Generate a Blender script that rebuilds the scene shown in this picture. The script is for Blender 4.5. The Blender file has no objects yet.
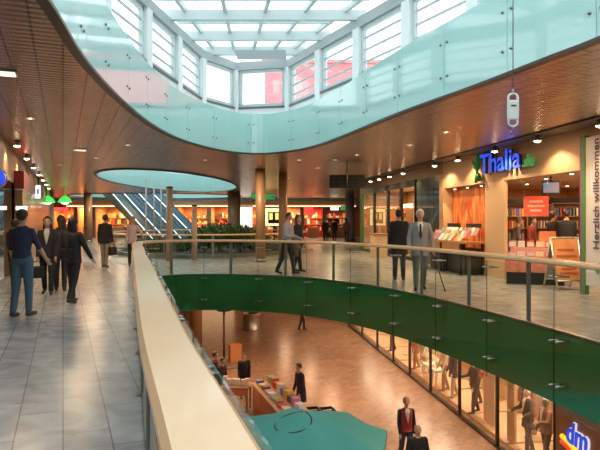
import bpy, bmesh, math, random
from mathutils import Vector, Matrix, Euler, noise
random.seed(7)
R = math.radians
scn = bpy.context.scene
COL = scn.collection
F = 583.0; EYE = 1.62; HY = 220.0
def at(px, py, d):
    return Vector(((px-300)/F*d, d, EYE-(py-HY)*d/F))
def on(px, d, z=0.0):
    return Vector(((px-300)/F*d, d, z))
CEIL = 3.57; ROOFL = 4.65; LOW = -4.65; SOFFIT = -1.05

# ------------------------------------------------------------ materials
MATS = {}
def nodes(name):
    m = bpy.data.materials.new(name); m.use_nodes = True
    nt = m.node_tree
    b = nt.nodes.get('Principled BSDF')
    return m, nt, b
def mat(name, col, rough=0.6, metal=0.0, var=0.0, scale=8.0, emit=None, estr=0.0, bump=0.0, coat=0.0):
    if name in MATS: return MATS[name]
    m, nt, b = nodes(name)
    c = (col[0], col[1], col[2], 1)
    b.inputs['Base Color'].default_value = c
    b.inputs['Roughness'].default_value = rough
    b.inputs['Metallic'].default_value = metal
    if coat: b.inputs['Coat Weight'].default_value = coat
    if emit:
        b.inputs['Emission Color'].default_value = (emit[0], emit[1], emit[2], 1)
        b.inputs['Emission Strength'].default_value = estr
    if var or bump:
        tc = nt.nodes.new('ShaderNodeTexCoord')
        nz = nt.nodes.new('ShaderNodeTexNoise'); nz.inputs['Scale'].default_value = scale
        nz.inputs['Detail'].default_value = 4
        nt.links.new(tc.outputs['Object'], nz.inputs['Vector'])
        if var:
            mx = nt.nodes.new('ShaderNodeMix'); mx.data_type = 'RGBA'
            mx.inputs[6].default_value = tuple(max(0, x*(1-var)) for x in col)+(1,)
            mx.inputs[7].default_value = tuple(min(1, x*(1+var)) for x in col)+(1,)
            nt.links.new(nz.outputs['Fac'], mx.inputs[0])
            nt.links.new(mx.outputs[2], b.inputs['Base Color'])
        if bump:
            bp = nt.nodes.new('ShaderNodeBump'); bp.inputs['Strength'].default_value = bump
            bp.inputs['Distance'].default_value = 0.01
            nt.links.new(nz.outputs['Fac'], bp.inputs['Height'])
            nt.links.new(bp.outputs['Normal'], b.inputs['Normal'])
    MATS[name] = m
    return m
def thin_glass(name, tint, refl=1.0, base=0.035, rough=0.0):
    if name in MATS: return MATS[name]
    m = bpy.data.materials.new(name); m.use_nodes = True
    nt = m.node_tree; nt.nodes.clear()
    out = nt.nodes.new('ShaderNodeOutputMaterial')
    tr = nt.nodes.new('ShaderNodeBsdfTransparent'); tr.inputs[0].default_value = (*tint, 1)
    gl = nt.nodes.new('ShaderNodeBsdfGlossy'); gl.inputs['Roughness'].default_value = rough
    gl.inputs['Color'].default_value = (refl, refl, refl, 1)
    fr = nt.nodes.new('ShaderNodeLayerWeight'); fr.inputs['Blend'].default_value = .5
    pw = nt.nodes.new('ShaderNodeMath'); pw.operation = 'POWER'; pw.inputs[1].default_value = 5.0
    ml = nt.nodes.new('ShaderNodeMath'); ml.operation = 'MULTIPLY_ADD'; ml.use_clamp = True
    ml.inputs[1].default_value = .75*(1-base); ml.inputs[2].default_value = base
    nt.links.new(fr.outputs['Facing'], pw.inputs[0]); nt.links.new(pw.outputs[0], ml.inputs[0])
    mx = nt.nodes.new('ShaderNodeMixShader')
    nt.links.new(ml.outputs[0], mx.inputs[0])
    nt.links.new(tr.outputs[0], mx.inputs[1]); nt.links.new(gl.outputs[0], mx.inputs[2])
    nt.links.new(mx.outputs[0], out.inputs[0])
    MATS[name] = m
    return m
def emis(name, col, s):
    return mat(name, col, 0.5, emit=col, estr=s)

def tile_mat(name, c1, c2, cm, rot, bw, rh, mortar, rough, vein=0.5, metal=0.0, bump=0.15, vscale=3.0, spec=0.5):
    m, nt, b = nodes(name)
    tc = nt.nodes.new('ShaderNodeTexCoord')
    mp = nt.nodes.new('ShaderNodeMapping'); mp.inputs['Rotation'].default_value = (0, 0, rot)
    nt.links.new(tc.outputs['Object'], mp.inputs['Vector'])
    br = nt.nodes.new('ShaderNodeTexBrick')
    br.inputs['Color1'].default_value = (*c1, 1); br.inputs['Color2'].default_value = (*c2, 1)
    br.inputs['Mortar'].default_value = (*cm, 1)
    br.inputs['Scale'].default_value = 1.0; br.inputs['Mortar Size'].default_value = mortar
    br.inputs['Brick Width'].default_value = bw; br.inputs['Row Height'].default_value = rh
    br.offset = 0.37; br.offset_frequency = 2
    nt.links.new(mp.outputs[0], br.inputs['Vector'])
    nz = nt.nodes.new('ShaderNodeTexNoise'); nz.inputs['Scale'].default_value = vscale
    nz.inputs['Detail'].default_value = 6; nz.inputs['Distortion'].default_value = 1.6
    nt.links.new(mp.outputs[0], nz.inputs['Vector'])
    rp = nt.nodes.new('ShaderNodeMapRange'); rp.inputs[1].default_value = 0.3; rp.inputs[2].default_value = 0.7
    rp.inputs[3].default_value = 1-vein; rp.inputs[4].default_value = 1+vein
    nt.links.new(nz.outputs['Fac'], rp.inputs[0])
    mx = nt.nodes.new('ShaderNodeMix'); mx.data_type = 'RGBA'; mx.blend_type = 'MULTIPLY'
    mx.inputs[0].default_value = 1.0
    nt.links.new(br.outputs['Color'], mx.inputs[6]); nt.links.new(rp.outputs[0], mx.inputs[7])
    nt.links.new(mx.outputs[2], b.inputs['Base Color'])
    b.inputs['Roughness'].default_value = rough; b.inputs['Metallic'].default_value = metal
    b.inputs['Specular IOR Level'].default_value = spec
    bp = nt.nodes.new('ShaderNodeBump'); bp.inputs['Strength'].default_value = bump; bp.inputs['Distance'].default_value = 0.004
    bp.invert = True
    nt.links.new(br.outputs['Fac'], bp.inputs['Height']); nt.links.new(bp.outputs['Normal'], b.inputs['Normal'])
    MATS[name] = m
    return m
CA = math.atan2(1, -0.4065)
M_TILE = tile_mat('grey_marble_tile', (.42, .425, .43), (.35, .355, .36), (.17, .17, .17), -CA, .95, .335, .006, .27, vein=.3, vscale=2.2)
M_LOWT = tile_mat('lower_stone_tile', (.36, .225, .15), (.31, .19, .13), (.2, .125, .09), R(-60), .6, .3, .005, .25, vein=.18, vscale=2.0)
M_CEIL = tile_mat('ceiling_metal_panel', (.42, .275, .22), (.38, .245, .195), (.12, .075, .055), -CA, 1.25, .3, .014, .27, vein=.12, metal=.65, bump=.7, vscale=1.0)
def ceil_slats(m):
    nt = m.node_tree; b = nt.nodes['Principled BSDF']
    mp = [n for n in nt.nodes if n.type == 'MAPPING'][0]; bp = [n for n in nt.nodes if n.type == 'BUMP'][0]
    wv = nt.nodes.new('ShaderNodeTexWave'); wv.inputs['Scale'].default_value = 2.2; wv.bands_direction = 'X'; wv.inputs['Distortion'].default_value = .25; wv.inputs['Detail'].default_value = 1
    nt.links.new(mp.outputs[0], wv.inputs['Vector'])
    b2 = nt.nodes.new('ShaderNodeBump'); b2.inputs['Strength'].default_value = .9; b2.inputs['Distance'].default_value = .006
    nt.links.new(wv.outputs['Fac'], b2.inputs['Height']); nt.links.new(bp.outputs['Normal'], b2.inputs['Normal']); nt.links.new(b2.outputs['Normal'], b.inputs['Normal'])
ceil_slats(M_CEIL)
M_WOODRAIL = None
def wood(name, c1, c2, scale=(2, 2, 14), rough=0.35, coat=0.3):
    if name in MATS: return MATS[name]
    m, nt, b = nodes(name)
    tc = nt.nodes.new('ShaderNodeTexCoord'); mp = nt.nodes.new('ShaderNodeMapping')
    mp.inputs['Scale'].default_value = scale
    nz = nt.nodes.new('ShaderNodeTexNoise'); nz.inputs['Scale'].default_value = 1.0; nz.inputs['Detail'].default_value = 5
    nz.inputs['Distortion'].default_value = .8
    mx = nt.nodes.new('ShaderNodeMix'); mx.data_type = 'RGBA'
    mx.inputs[6].default_value = (*c1, 1); mx.inputs[7].default_value = (*c2, 1)
    nt.links.new(tc.outputs['Object'], mp.inputs[0]); nt.links.new(mp.outputs[0], nz.inputs['Vector'])
    nt.links.new(nz.outputs['Fac'], mx.inputs[0]); nt.links.new(mx.outputs[2], b.inputs['Base Color'])
    b.inputs['Roughness'].default_value = rough; b.inputs['Coat Weight'].default_value = coat
    b.inputs['Coat Roughness'].default_value = 0.12
    MATS[name] = m
    return m
M_RAIL = wood('pale_beech_rail', (.97, .66, .40), (.92, .58, .31), scale=(5, 5, 2), rough=.3, coat=.3)
M_RAIL.node_tree.nodes['Principled BSDF'].inputs['Coat Roughness'].default_value = .08
M_WOODP = wood('warm_wood_panel', (.42, .24, .12), (.33, .18, .085), scale=(6, 6, 1.2), rough=.4)
M_ORWOOD = wood('orange_wood', (.72, .24, .09), (.6, .17, .06), scale=(6, 6, 2), rough=.4)
M_STEEL = mat('brushed_steel', (.55, .55, .54), .32, .9)
M_STEELD = mat('grey_post_steel', (.30, .31, .31), .4, .7)
M_WHITE = mat('white_paint', (.86, .88, .88), .45)
M_BEAM = mat('skylight_grey_white_paint', (.62, .68, .68), .45)
M_DARKM = mat('black_metal', (.02, .02, .022), .4, .5)
M_CREAM = mat('cream_fascia_paint', (.56, .36, .21), .5)
M_GREYW = mat('beige_plaster', (.5, .42, .34), .6, var=.05)
M_GREEN = mat('green_painted_fascia', (.045, .20, .065), .12, coat=.8, var=.3, scale=.6)
M_TEAL = mat('teal_back_painted_glass', (.50, .80, .77), .10, coat=.5, var=.04, scale=.8)
M_GLASS = thin_glass('clear_balustrade_glass', (.93, .97, .95), .9)
M_SHOPG = thin_glass('shop_window_glass', (.95, .95, .93), .9)
M_ROOFG = thin_glass('skylight_glass', (.93, .97, .97), .9)
M_MIRG = thin_glass('dark_reflective_shop_glass', (.35, .36, .38), .95, base=.5)
M_BLACK = mat('black_plastic', (.015, .015, .016), .35)
M_SKIN = mat('skin', (.55, .33, .24), .55)
M_EYE = mat('dark_eye', (.03, .02, .02), .3)
M_LIP = mat('lip', (.42, .17, .14), .5)
M_LAMP = emis('warm_lamp', (1.0, .72, .42), 22.0)
M_LAMPW = emis('white_lamp', (1.0, .9, .75), 10.0)

# ------------------------------------------------------------ mesh builder
class MB:
    def __init__(s): s.bm = bmesh.new(); s.mi = 0
    def _tag(s, fs):
        for f in fs: f.material_index = s.mi
    def box(s, c, size, rz=0, rot=None, bev=0):
        M = Matrix.Translation(Vector(c)) @ (rot.to_4x4() if rot else Matrix.Rotation(rz, 4, 'Z')) @ Matrix.Diagonal((*size, 1))
        g = bmesh.ops.create_cube(s.bm, size=1, matrix=M)
        fs = set(f for v in g['verts'] for f in v.link_faces)
        s._tag(fs)
        if bev:
            es = list(set(e for v in g['verts'] for e in v.link_edges))
            r = bmesh.ops.bevel(s.bm, geom=es, offset=bev, segments=2, affect='EDGES', profile=.5)
            s._tag(r['faces'])
        return s
    def rings(s, rs, cap=True, close=False, smooth=True):
        vs = [[s.bm.verts.new(p) for p in r] for r in rs]
        n = len(rs[0]); out = []
        m = len(vs)
        for i in range(m if close else m-1):
            a, b = vs[i], vs[(i+1) % m]
            for j in range(n):
                try: out.append(s.bm.faces.new((a[j], a[(j+1) % n], b[(j+1) % n], b[j])))
                except ValueError: pass
        if cap and not close:
            out.append(s.bm.faces.new(list(reversed(vs[0])))); out.append(s.bm.faces.new(vs[-1]))
        for f in out: f.smooth = smooth
        s._tag(out)
        return s
    def tube(s, p0, p1, r0, r1=None, n=10, cap=True, rnd=False):
        p0 = Vector(p0); p1 = Vector(p1); r1 = r0 if r1 is None else r1
        d = (p1-p0)
        if d.length < 1e-6: return s
        q = d.to_track_quat('Z', 'Y')
        pr = []
        if rnd:
            for k in (80, 55, 30): pr.append((p0-d.normalized()*r0*math.sin(R(k)), r0*math.cos(R(k))))
        pr += [(p0, r0), (p1, r1)]
        if rnd:
            for k in (30, 55, 80): pr.append((p1+d.normalized()*r1*math.sin(R(k)), r1*math.cos(R(k))))
        s.rings([[c + q @ Vector((math.cos(2*math.pi*j/n)*r, math.sin(2*math.pi*j/n)*r, 0)) for j in range(n)] for c, r in pr], cap)
        return s
    def path(s, pts, r, n=8, close=False):
        P = [Vector(p) for p in pts]; rs = []
        m = len(P)
        for i in range(m):
            a = P[(i-1) % m] if (close or i > 0) else P[i]
            b = P[(i+1) % m] if (close or i < m-1) else P[i]
            q = (b-a).to_track_quat('Z', 'Y')
            rs.append([P[i]+q @ Vector((math.cos(2*math.pi*j/n)*r, math.sin(2*math.pi*j/n)*r, 0)) for j in range(n)])
        return s.rings(rs, True, close)
    def lathe(s, prof, c=(0, 0, 0), n=20, cap=True):
        c = Vector(c)
        return s.rings([[c+Vector((math.cos(2*math.pi*j/n)*r, math.sin(2*math.pi*j/n)*r, z)) for j in range(n)] for r, z in prof], cap)
    def ell(s, c, r, n=14, m=9, rot=None):
        c = Vector(c); rs = []
        for i in range(m):
            t = -math.pi/2 + math.pi*(i+.5)/m
            row = []
            for j in range(n):
                v = Vector((r[0]*math.cos(t)*math.cos(2*math.pi*j/n), r[1]*math.cos(t)*math.sin(2*math.pi*j/n), r[2]*math.sin(t)))
                if rot: v = rot @ v
                row.append(c+v)
            rs.append(row)
        return s.rings(rs, True)
    def prism(s, poly, z0, z1, smooth=False):
        return s.rings([[Vector((p[0], p[1], z0)) for p in poly], [Vector((p[0], p[1], z1)) for p in poly]], True, False, smooth)
    def poly(s, pts):
        f = s.bm.faces.new([s.bm.verts.new(Vector(p)) for p in pts]); f.material_index = s.mi
        return s
    def build(s, name, mats, parent=None, kind=None, label=None, cat=None, group=None, loc=None, rz=0, norm=True):
        if norm: bmesh.ops.recalc_face_normals(s.bm, faces=s.bm.faces)
        me = bpy.data.meshes.new(name); s.bm.to_mesh(me); s.bm.free()
        for m in (mats if isinstance(mats, (list, tuple)) else [mats]): me.materials.append(m)
        o = bpy.data.objects.new(name, me); COL.objects.link(o)
        if parent: o.parent = parent
        if loc is not None: o.location = loc
        if rz: o.rotation_euler = (0, 0, rz)
        if kind: o['kind'] = kind
        if label: o['label'] = label
        if cat: o['category'] = cat
        if group: o['group'] = group
        return o
def thing(name, label, cat, loc=(0, 0, 0), rz=0, group=None, kind=None):
    o = bpy.data.objects.new(name, None); COL.objects.link(o)
    o.location = loc; o.rotation_euler = (0, 0, rz); o.empty_display_size = .1
    o['label'] = label; o['category'] = cat
    if group: o['group'] = group
    if kind: o['kind'] = kind
    return o
def struct(name, label=None, cat=None):
    o = bpy.data.objects.new(name, None); COL.objects.link(o); o['kind'] = 'structure'
    if label: o['label'] = label
    if cat: o['category'] = cat
    return o
def copy_thing(r, loc, rz, label):
    c = r.copy(); COL.objects.link(c); c.location = loc; c.rotation_euler = (0, 0, rz); c['label'] = label
    for ch in r.children:
        k = ch.copy(); COL.objects.link(k); k.parent = c
        for g in ch.children:
            h = g.copy(); COL.objects.link(h); h.parent = k
    return c
ORD = ['first', 'second', 'third', 'fourth', 'fifth', 'sixth', 'seventh', 'eighth', 'ninth', 'tenth', 'eleventh', 'twelfth',
       'thirteenth', 'fourteenth', 'fifteenth', 'sixteenth', 'seventeenth', 'eighteenth', 'nineteenth', 'twentieth']
def text_mesh(txt, size, ext, off=0.0, shear=0.0, space=1.0):
    cu = bpy.data.curves.new('lettering', 'FONT'); cu.body = txt; cu.size = size; cu.extrude = ext; cu.offset = off
    cu.shear = shear; cu.space_character = space
    o = bpy.data.objects.new('tmp', cu); COL.objects.link(o)
    dg = bpy.context.evaluated_depsgraph_get(); dg.update()
    me = bpy.data.meshes.new_from_object(o.evaluated_get(dg))
    bpy.data.objects.remove(o); bpy.data.curves.remove(cu)
    return me
def text_obj(name, txt, size, ext, m, parent, mtx, off=0.0, width=None, shear=0.0):
    me = text_mesh(txt, size, ext, off, shear)
    xs = [v.co.x for v in me.vertices]; x0, x1 = min(xs), max(xs)
    sc = width/(x1-x0) if width else 1.0
    for v in me.vertices: v.co.x = (v.co.x-x0)*sc
    me.materials.clear(); me.materials.append(m)
    me.transform(mtx)
    o = bpy.data.objects.new(name, me); COL.objects.link(o)
    if parent: o.parent = parent
    return o
def frame_mtx(o, X, Y):
    X = Vector(X).normalized(); Y = Vector(Y).normalized(); Z = X.cross(Y)
    return Matrix(((X.x, Y.x, Z.x, o[0]), (X.y, Y.y, Z.y, o[1]), (X.z, Y.z, Z.z, o[2]), (0, 0, 0, 1)))
def lamp(kind, loc, power, col=(1, .78, .52), size=.3, rot=(0, 0, 0), spot=90, sy=None, blend=.5):
    l = bpy.data.lights.new('lamp_light', kind); l.energy = power; l.color = col
    if kind == 'AREA':
        l.size = size
        if sy: l.shape = 'RECTANGLE'; l.size_y = sy
    else: l.shadow_soft_size = size
    if kind == 'SPOT': l.spot_size = R(spot); l.spot_blend = blend
    o = bpy.data.objects.new('lamp_light', l); COL.objects.link(o); o.location = loc; o.rotation_euler = rot
    return o

# ------------------------------------------------------------ outlines
def catmull(pts, step=.22):
    P = [Vector((p[0], p[1], 0)) for p in pts]; n = len(P); dense = []
    for i in range(n):
        p0, p1, p2, p3 = P[i-1], P[i], P[(i+1) % n], P[(i+2) % n]
        for k in range(24):
            t = k/24
            dense.append(.5*((2*p1)+(-p0+p2)*t+(2*p0-5*p1+4*p2-p3)*t*t+(-p0+3*p1-3*p2+p3)*t**3))
    L = [0.0]
    for i in range(len(dense)): L.append(L[-1]+(dense[(i+1) % len(dense)]-dense[i]).length)
    N = max(24, int(L[-1]/step)); out = []; j = 0
    for k in range(N):
        s = L[-1]*k/N
        while L[j+1] < s: j += 1
        t = (s-L[j])/max(1e-9, L[j+1]-L[j])
        out.append(dense[j].lerp(dense[(j+1) % len(dense)], t))
    return out
def offset(pts, d):
    n = len(pts); out = []
    for i in range(n):
        t = (pts[(i+1) % n]-pts[i-1]).normalized()
        out.append(pts[i]+Vector((t.y, -t.x, 0))*d)
    return out
VOID1 = [(1.5, -4.2), (.83, -2), (.23, 0), (-.215, 1.47), (-.67, 2.9), (-1.16, 4.55), (-2.02, 7.5), (-2.85, 10.3), (-3.5, 12.6), (-4.05, 14.5),
         (-4.3, 15.9), (-3.8, 16.95), (-2.6, 17.3), (-1, 16.95), (.3, 16.1), (1.4, 14.8), (2.25, 13.3), (2.85, 11.7), (3.35, 10.0), (3.75, 8.4),
         (4.05, 6.8), (4.4, 4.5), (4.5, 2), (4.2, -1), (3.5, -3.5), (2.5, -4.9)]
HOLE1 = [(-1.6, 1), (-2.0, 3.4), (-2.29, 5.17), (-2.67, 7.1), (-2.95, 9.6), (-3.05, 12.0), (-2.9, 14.0), (-2.45, 15.6), (-1.9, 16.6), (-1.15, 16.95), (-.4, 16.5), (.3, 15.5),
         (.95, 13.7), (1.82, 10.6), (2.58, 8.36), (3.0, 6.95), (3.25, 6.1), (3.5, 4.5), (3.6, 2), (3.3, -1), (2.4, -3.5), (.8, -4.6), (-.6, -3.6), (-1.3, -1.2)]
def ellipse(cx, cy, rx, ry, n=24): return [(cx+rx*math.cos(2*math.pi*k/n), cy+ry*math.sin(2*math.pi*k/n)) for k in range(n)]
V1 = catmull(VOID1); H1 = catmull(HOLE1)
def ccw(p):
    a = sum(p[i-1].x*p[i].y-p[i].x*p[i-1].y for i in range(len(p)))
    return p if a > 0 else list(reversed(p))
V1 = ccw(V1); H1 = ccw(H1)
V2 = ccw(catmull(ellipse(-4.7, 31.0, 5.0, 7.0)))
H2 = ccw(catmull(ellipse(-6.52, 31.0, 3.05, 9.0)))
H3 = ccw(catmull(ellipse(-11.6, 47.0, 6.9, 5.0)))
# with a ccw outline offset(+d) moves outwards (away from the hole)
def slab(name, outer, holes, z0, z1, mats):
    cu = bpy.data.curves.new('slab', 'CURVE'); cu.dimensions = '2D'; cu.fill_mode = 'BOTH'
    for ring in [outer]+holes:
        sp = cu.splines.new('POLY'); sp.points.add(len(ring)-1)
        for p, q in zip(sp.points, ring): p.co = (q[0], q[1], 0, 1)
        sp.use_cyclic_u = True
    cu.extrude = (z1-z0)/2
    o = bpy.data.objects.new('tmp', cu); COL.objects.link(o)
    dg = bpy.context.evaluated_depsgraph_get(); dg.update()
    me = bpy.data.meshes.new_from_object(o.evaluated_get(dg))
    bpy.data.objects.remove(o); bpy.data.curves.remove(cu)
    me.transform(Matrix.Translation((0, 0, (z0+z1)/2)))
    me.materials.clear()
    for m in mats: me.materials.append(m)
    for p in me.polygons:
        p.use_smooth = False
        p.material_index = 0 if p.normal.z > .5 else (1 if p.normal.z < -.5 else 2)
        c = p.center
    o = bpy.data.objects.new(name, me); COL.objects.link(o); o['kind'] = 'structure'
    return o
OUT = [(-26, -9), (16, -9), (16, 57), (-26, 57)]
slab('floor', OUT, [[(p.x, p.y) for p in V1]], SOFFIT, 0, [M_TILE, mat('lower_soffit_paint', (.55, .42, .3), .5), M_GREEN])
slab('ceiling', OUT, [[(p.x, p.y) for p in H] for H in (H1, H2, H3)], CEIL, ROOFL, [mat('roof_ledge_white', (.8, .84, .84), .6), M_CEIL, M_TEAL])
b = MB(); b.box((-5, 24, LOW-.1), (42.5, 66.5, .2)); b.build('floor_lower', M_LOWT, kind='structure')

# wall helper: vertical panel strip between two plan points
def wall(name, pts, z0, z1, m, th=.15, side=1, parent=None, kind='structure'):
    bb = MB()
    for (p, q) in zip(pts[:-1], pts[1:]):
        p = Vector((*p, 0)); q = Vector((*q, 0)); t = (q-p).normalized(); nrm = Vector((t.y, -t.x, 0))*side*th
        bb.prism([p, q, q+nrm, p+nrm], z0, z1)
    return bb.build(name, m, parent, kind=kind if not parent else None)
def LX(d): return -1.65-.39*d
def RX(d, k=8.0): return k-.153*d
def QX(d): return 7.64-.139*d

# --------------------------------------------------------- outer shell
wall('wall_back', [(-26, 56.9), (16, 56.9)], LOW, CEIL, mat('back_store_wall', (.55, .25, .12), .6, var=.15, scale=1), side=-1)
wall('wall_front', [(-26, -8.9), (16, -8.9)], LOW, CEIL, M_GREYW)
wall('wall_right', [(15.9, -9), (15.9, 57)], LOW, CEIL, mat('right_store_wall', (.6, .34, .18), .6, var=.1))
wall('wall_left', [(-25.9, -9), (-25.9, 57)], LOW, CEIL, M_GREYW, side=-1)

# --------------------------------------------------------- balustrade around void 1
def arc_index(ring):
    L = [0.0]
    for i in range(len(ring)): L.append(L[-1]+(ring[(i+1) % len(ring)]-ring[i]).length)
    return L
def balustrade(name, label, ring, ph, spacing, zb, rw, top, far=False):
    root = thing(name, label, 'railing')
    n = len(ring)
    # rail cross-section, rounded
    ro = offset(ring, -rw/2); ri = offset(ring, rw/2)
    h = .07; mid = offset(ring, .06)
    rs = []
    for i in range(n):
        a, c = ro[i], ri[i]; u = (c-a).normalized()
        prof = [(0, .018), (.018, 0), (rw-.018, 0), (rw, .018), (rw, h-.022), (rw-.022, h), (.022, h), (0, h-.022)]
        rs.append([a+u*x+Vector((0, 0, top-h+z)) for x, z in prof])
    MB().rings(rs, False, True, False).build('handrail', M_RAIL, root)
    L = arc_index(ring); tot = L[-1]; k = max(4, round(tot/spacing)); sp = tot/k
    inn = offset(ring, -.2)
    def loc(s, rg):
        s %= tot
        lo = 0
        while L[lo+1] < s: lo += 1
        t = (s-L[lo])/(L[lo+1]-L[lo])
        return rg[lo].lerp(rg[(lo+1) % n], t)
    for q in range(k):
        s0 = ph+q*sp
        pts = [loc(s0+.008+(sp-.016)*j/8, inn) for j in range(9)]
        mb = MB(); t = .012
        rg = []
        for j, p in enumerate(pts):
            tg = (pts[min(8, j+1)]-pts[max(0, j-1)]).normalized(); nn = Vector((tg.y, -tg.x, 0))*t/2
            rg.append([p-nn+Vector((0, 0, zb)), p+nn+Vector((0, 0, zb)), p+nn+Vector((0, 0, top-.1)), p-nn+Vector((0, 0, top-.1))])
        mb.rings(rg, True, False, False).build('glass_panel', M_GLASS, root)
        # post in the middle of the panel
        pm = loc(s0+sp*.55, ring); p2 = loc(s0+sp*.55+.05, ring); tg = (p2-pm).normalized(); nn = Vector((tg.y, -tg.x, 0))
        ang = math.atan2(tg.y, tg.x); pc = pm+nn*.05
        MB().box((pc.x, pc.y, (top-.07)/2), (.085, .022, top-.07), ang).box((pc.x, pc.y, .008), (.14, .1, .016), ang).build('post', M_STEELD, root)
        # spider fittings at the joint
        pj = loc(s0, inn); pk = loc(s0+.05, inn); tg = (pk-pj).normalized(); nn = Vector((tg.y, -tg.x, 0))
        for z in ([top-.22, -.09, -.72] if not far else [.3]):
            mb = MB()
            for sd in (-.07, .07):
                c = pj+tg*sd+Vector((0, 0, z))
                mb.tube(c-nn*.03, c+nn*.19, .014, n=8)
            mb.tube(pj-tg*.07+nn*.06+Vector((0, 0, z)), pj+tg*.07+nn*.06+Vector((0, 0, z)), .011, n=6)
            mb.build('glass_fitting', M_STEEL, root)
        MB().tube(pj+Vector((0, 0, zb+.02)), pj+Vector((0, 0, top-.11)), .006, n=5).build('joint_seal', M_DARKM, root)
    # thin metal shoe along the floor edge
    e0 = offset(ring, -.02); e1 = offset(ring, .05)
    MB().rings([[a+Vector((0, 0, .002)), c+Vector((0, 0, .002)), c+Vector((0, 0, .03)), a+Vector((0, 0, .03))] for a, c in zip(e0, e1)], False, True, False).build('edge_trim', M_STEEL, root)
    return root
balustrade('atrium_railing', 'glass balustrade with broad pale wooden handrail around the large oval opening', V1, .9, 1.75, -1.05, .25, 1.04)
balustrade('planting_bed_railing', 'glass balustrade with thin wooden handrail around the dark green shrubs', V2, .5, 2.0, .04, .12, 1.04, far=True)
bed = thing('planting_bed', 'low oval planting bed of dark soil inside the second glass balustrade', 'planting bed', (0, 0, 0))
ri_ = offset(V2, -.3); rj_ = offset(V2, -.42)
MB().rings([[a, c, c+Vector((0, 0, .18)), a+Vector((0, 0, .18))] for a, c in zip(rj_, ri_)], False, True, False).build('kerb', M_STEELD, bed)
MB().poly([(p.x, p.y, .14) for p in rj_]).build('soil', mat('soil', (.06, .04, .03), .9), bed)

# --------------------------------------------------------- teal fascia panels (upper edge)
def fascia(name, ring, spacing, studs):
    root = struct(name)
    L = arc_index(ring); tot = L[-1]; k = round(tot/spacing); sp = tot/k; n = len(ring)
    inn = offset(ring, -.07)
    def loc(s, rg):
        s %= tot; lo = 0
        while L[lo+1] < s: lo += 1
        t = (s-L[lo])/(L[lo+1]-L[lo]); return rg[lo].lerp(rg[(lo+1) % n], t)
    for q in range(k):
        pts = [loc(q*sp+.006+(sp-.012)*j/8, inn) for j in range(9)]
        mb = MB(); rg = []
        for j, p in enumerate(pts):
            tg = (pts[min(8, j+1)]-pts[max(0, j-1)]).normalized(); nn = Vector((tg.y, -tg.x, 0))*.01
            rg.append([p-nn+Vector((0, 0, CEIL-.02)), p+nn+Vector((0, 0, CEIL-.02)), p+nn+Vector((0, 0, ROOFL+.03)), p-nn+Vector((0, 0, ROOFL+.03))])
        mb.rings(rg, True, False, False).build('glass_panel', M_TEAL, root)
        if studs:
            mb = MB()
            for z in (CEIL+.28, ROOFL-.28):
                for sd in (-.09, .09):
                    pj = loc(q*sp+sd, inn); pk = loc(q*sp+sd+.05, inn); tg = (pk-pj).normalized(); nn = Vector((tg.y, -tg.x, 0))
                    c = pj+Vector((0, 0, z)); mb.tube(c-nn*.03, c+nn*.02, .02, n=8)
            mb.build('stud', M_STEELD, root)
    e0 = offset(ring, -.09); e1 = offset(ring, .02)
    MB().rings([[a+Vector((0, 0, CEIL-.05)), c+Vector((0, 0, CEIL-.05)), c+Vector((0, 0, CEIL-.01)), a+Vector((0, 0, CEIL-.01))] for a, c in zip(e0, e1)], False, True, False).build('edge_strip', mat('dark_bronze_edge', (.08, .05, .04), .4, .5), root)
fascia('trim_1', H1, 1.5, True); fascia('trim_2', H2, 2.2, False); fascia('trim_3', H3, 2.2, False)

# --------------------------------------------------------- skylight
ZS, ZT = 5.3, 6.6
def clerestory(idx, a, c, nwin, bars=True):
    a = Vector((*a, 0)); c = Vector((*c, 0)); t = (c-a).normalized(); ln = (c-a).length; ang = math.atan2(t.y, t.x)
    wl = struct('wall_skylight_'+idx)
    mid = (a+c)/2
    MB().box((mid.x, mid.y, (ROOFL+ZS)/2), (ln, .12, ZS-ROOFL), ang).build('parapet', M_WHITE, wl)
    MB().box((mid.x, mid.y, ZS+.03), (ln, .22, .06), ang).build('sill', mat('dark_sill', (.12, .13, .14), .4), wl)
    MB().box((mid.x, mid.y, ZT+.13), (ln+.2, .24, .26), ang).build('eaves_beam', mat('pale_grey_paint', (.45, .48, .49), .45), wl)
    sp = ln/nwin
    for k in range(nwin+1):
        p = a+t*sp*k
        MB().box((p.x, p.y, (ROOFL+ZT)/2), (.3, .26, ZT-ROOFL), ang).build('column', M_WHITE, wl)
    for k in range(nwin):
        global NW
        NW += 1
        w = struct('window_%d' % NW)
        m = a+t*sp*(k+.5); ww = sp-.32; hh = ZT-ZS-.08; zc = (ZT+ZS)/2+.03
        def bx(mb, u, z, su, sz, dp=.08):
            p = m+t*u; mb.box((p.x, p.y, z), (su, dp, sz), ang)
        mb = MB(); bx(mb, -ww/2+.05, zc, .1, hh); bx(mb, ww/2-.05, zc, .1, hh); bx(mb, 0, zc+hh/2-.05, ww, .1); bx(mb, 0, zc-hh/2+.05, ww, .1)
        mb.build('frame', M_BEAM, w)
        mb = MB()
        for q in range(1, 4): bx(mb, 0, zc-hh/2+hh*q/4, ww-.2, .04, .05)
        if bars: mb.build('slat', mat('window_bar_grey', (.5, .52, .54), .4), w)
        mb = MB(); bx(mb, 0, zc, ww-.2, hh-.2, .01); mb.build('pane', M_ROOFG, w)
NW = 0
PL0, PL1, PC, PR1, PR0 = (-5.7, -1.0), (-3.08, 18.0), (-2.17, 19.5), (-.33, 19.1), (7.2, 3.6)
clerestory('left', PL0, PL1, 9)
clerestory('end_left', PL1, PC, 1, False)
clerestory('end', PC, PR1, 1, False)
clerestory('right', PR1, PR0, 8)
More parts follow.
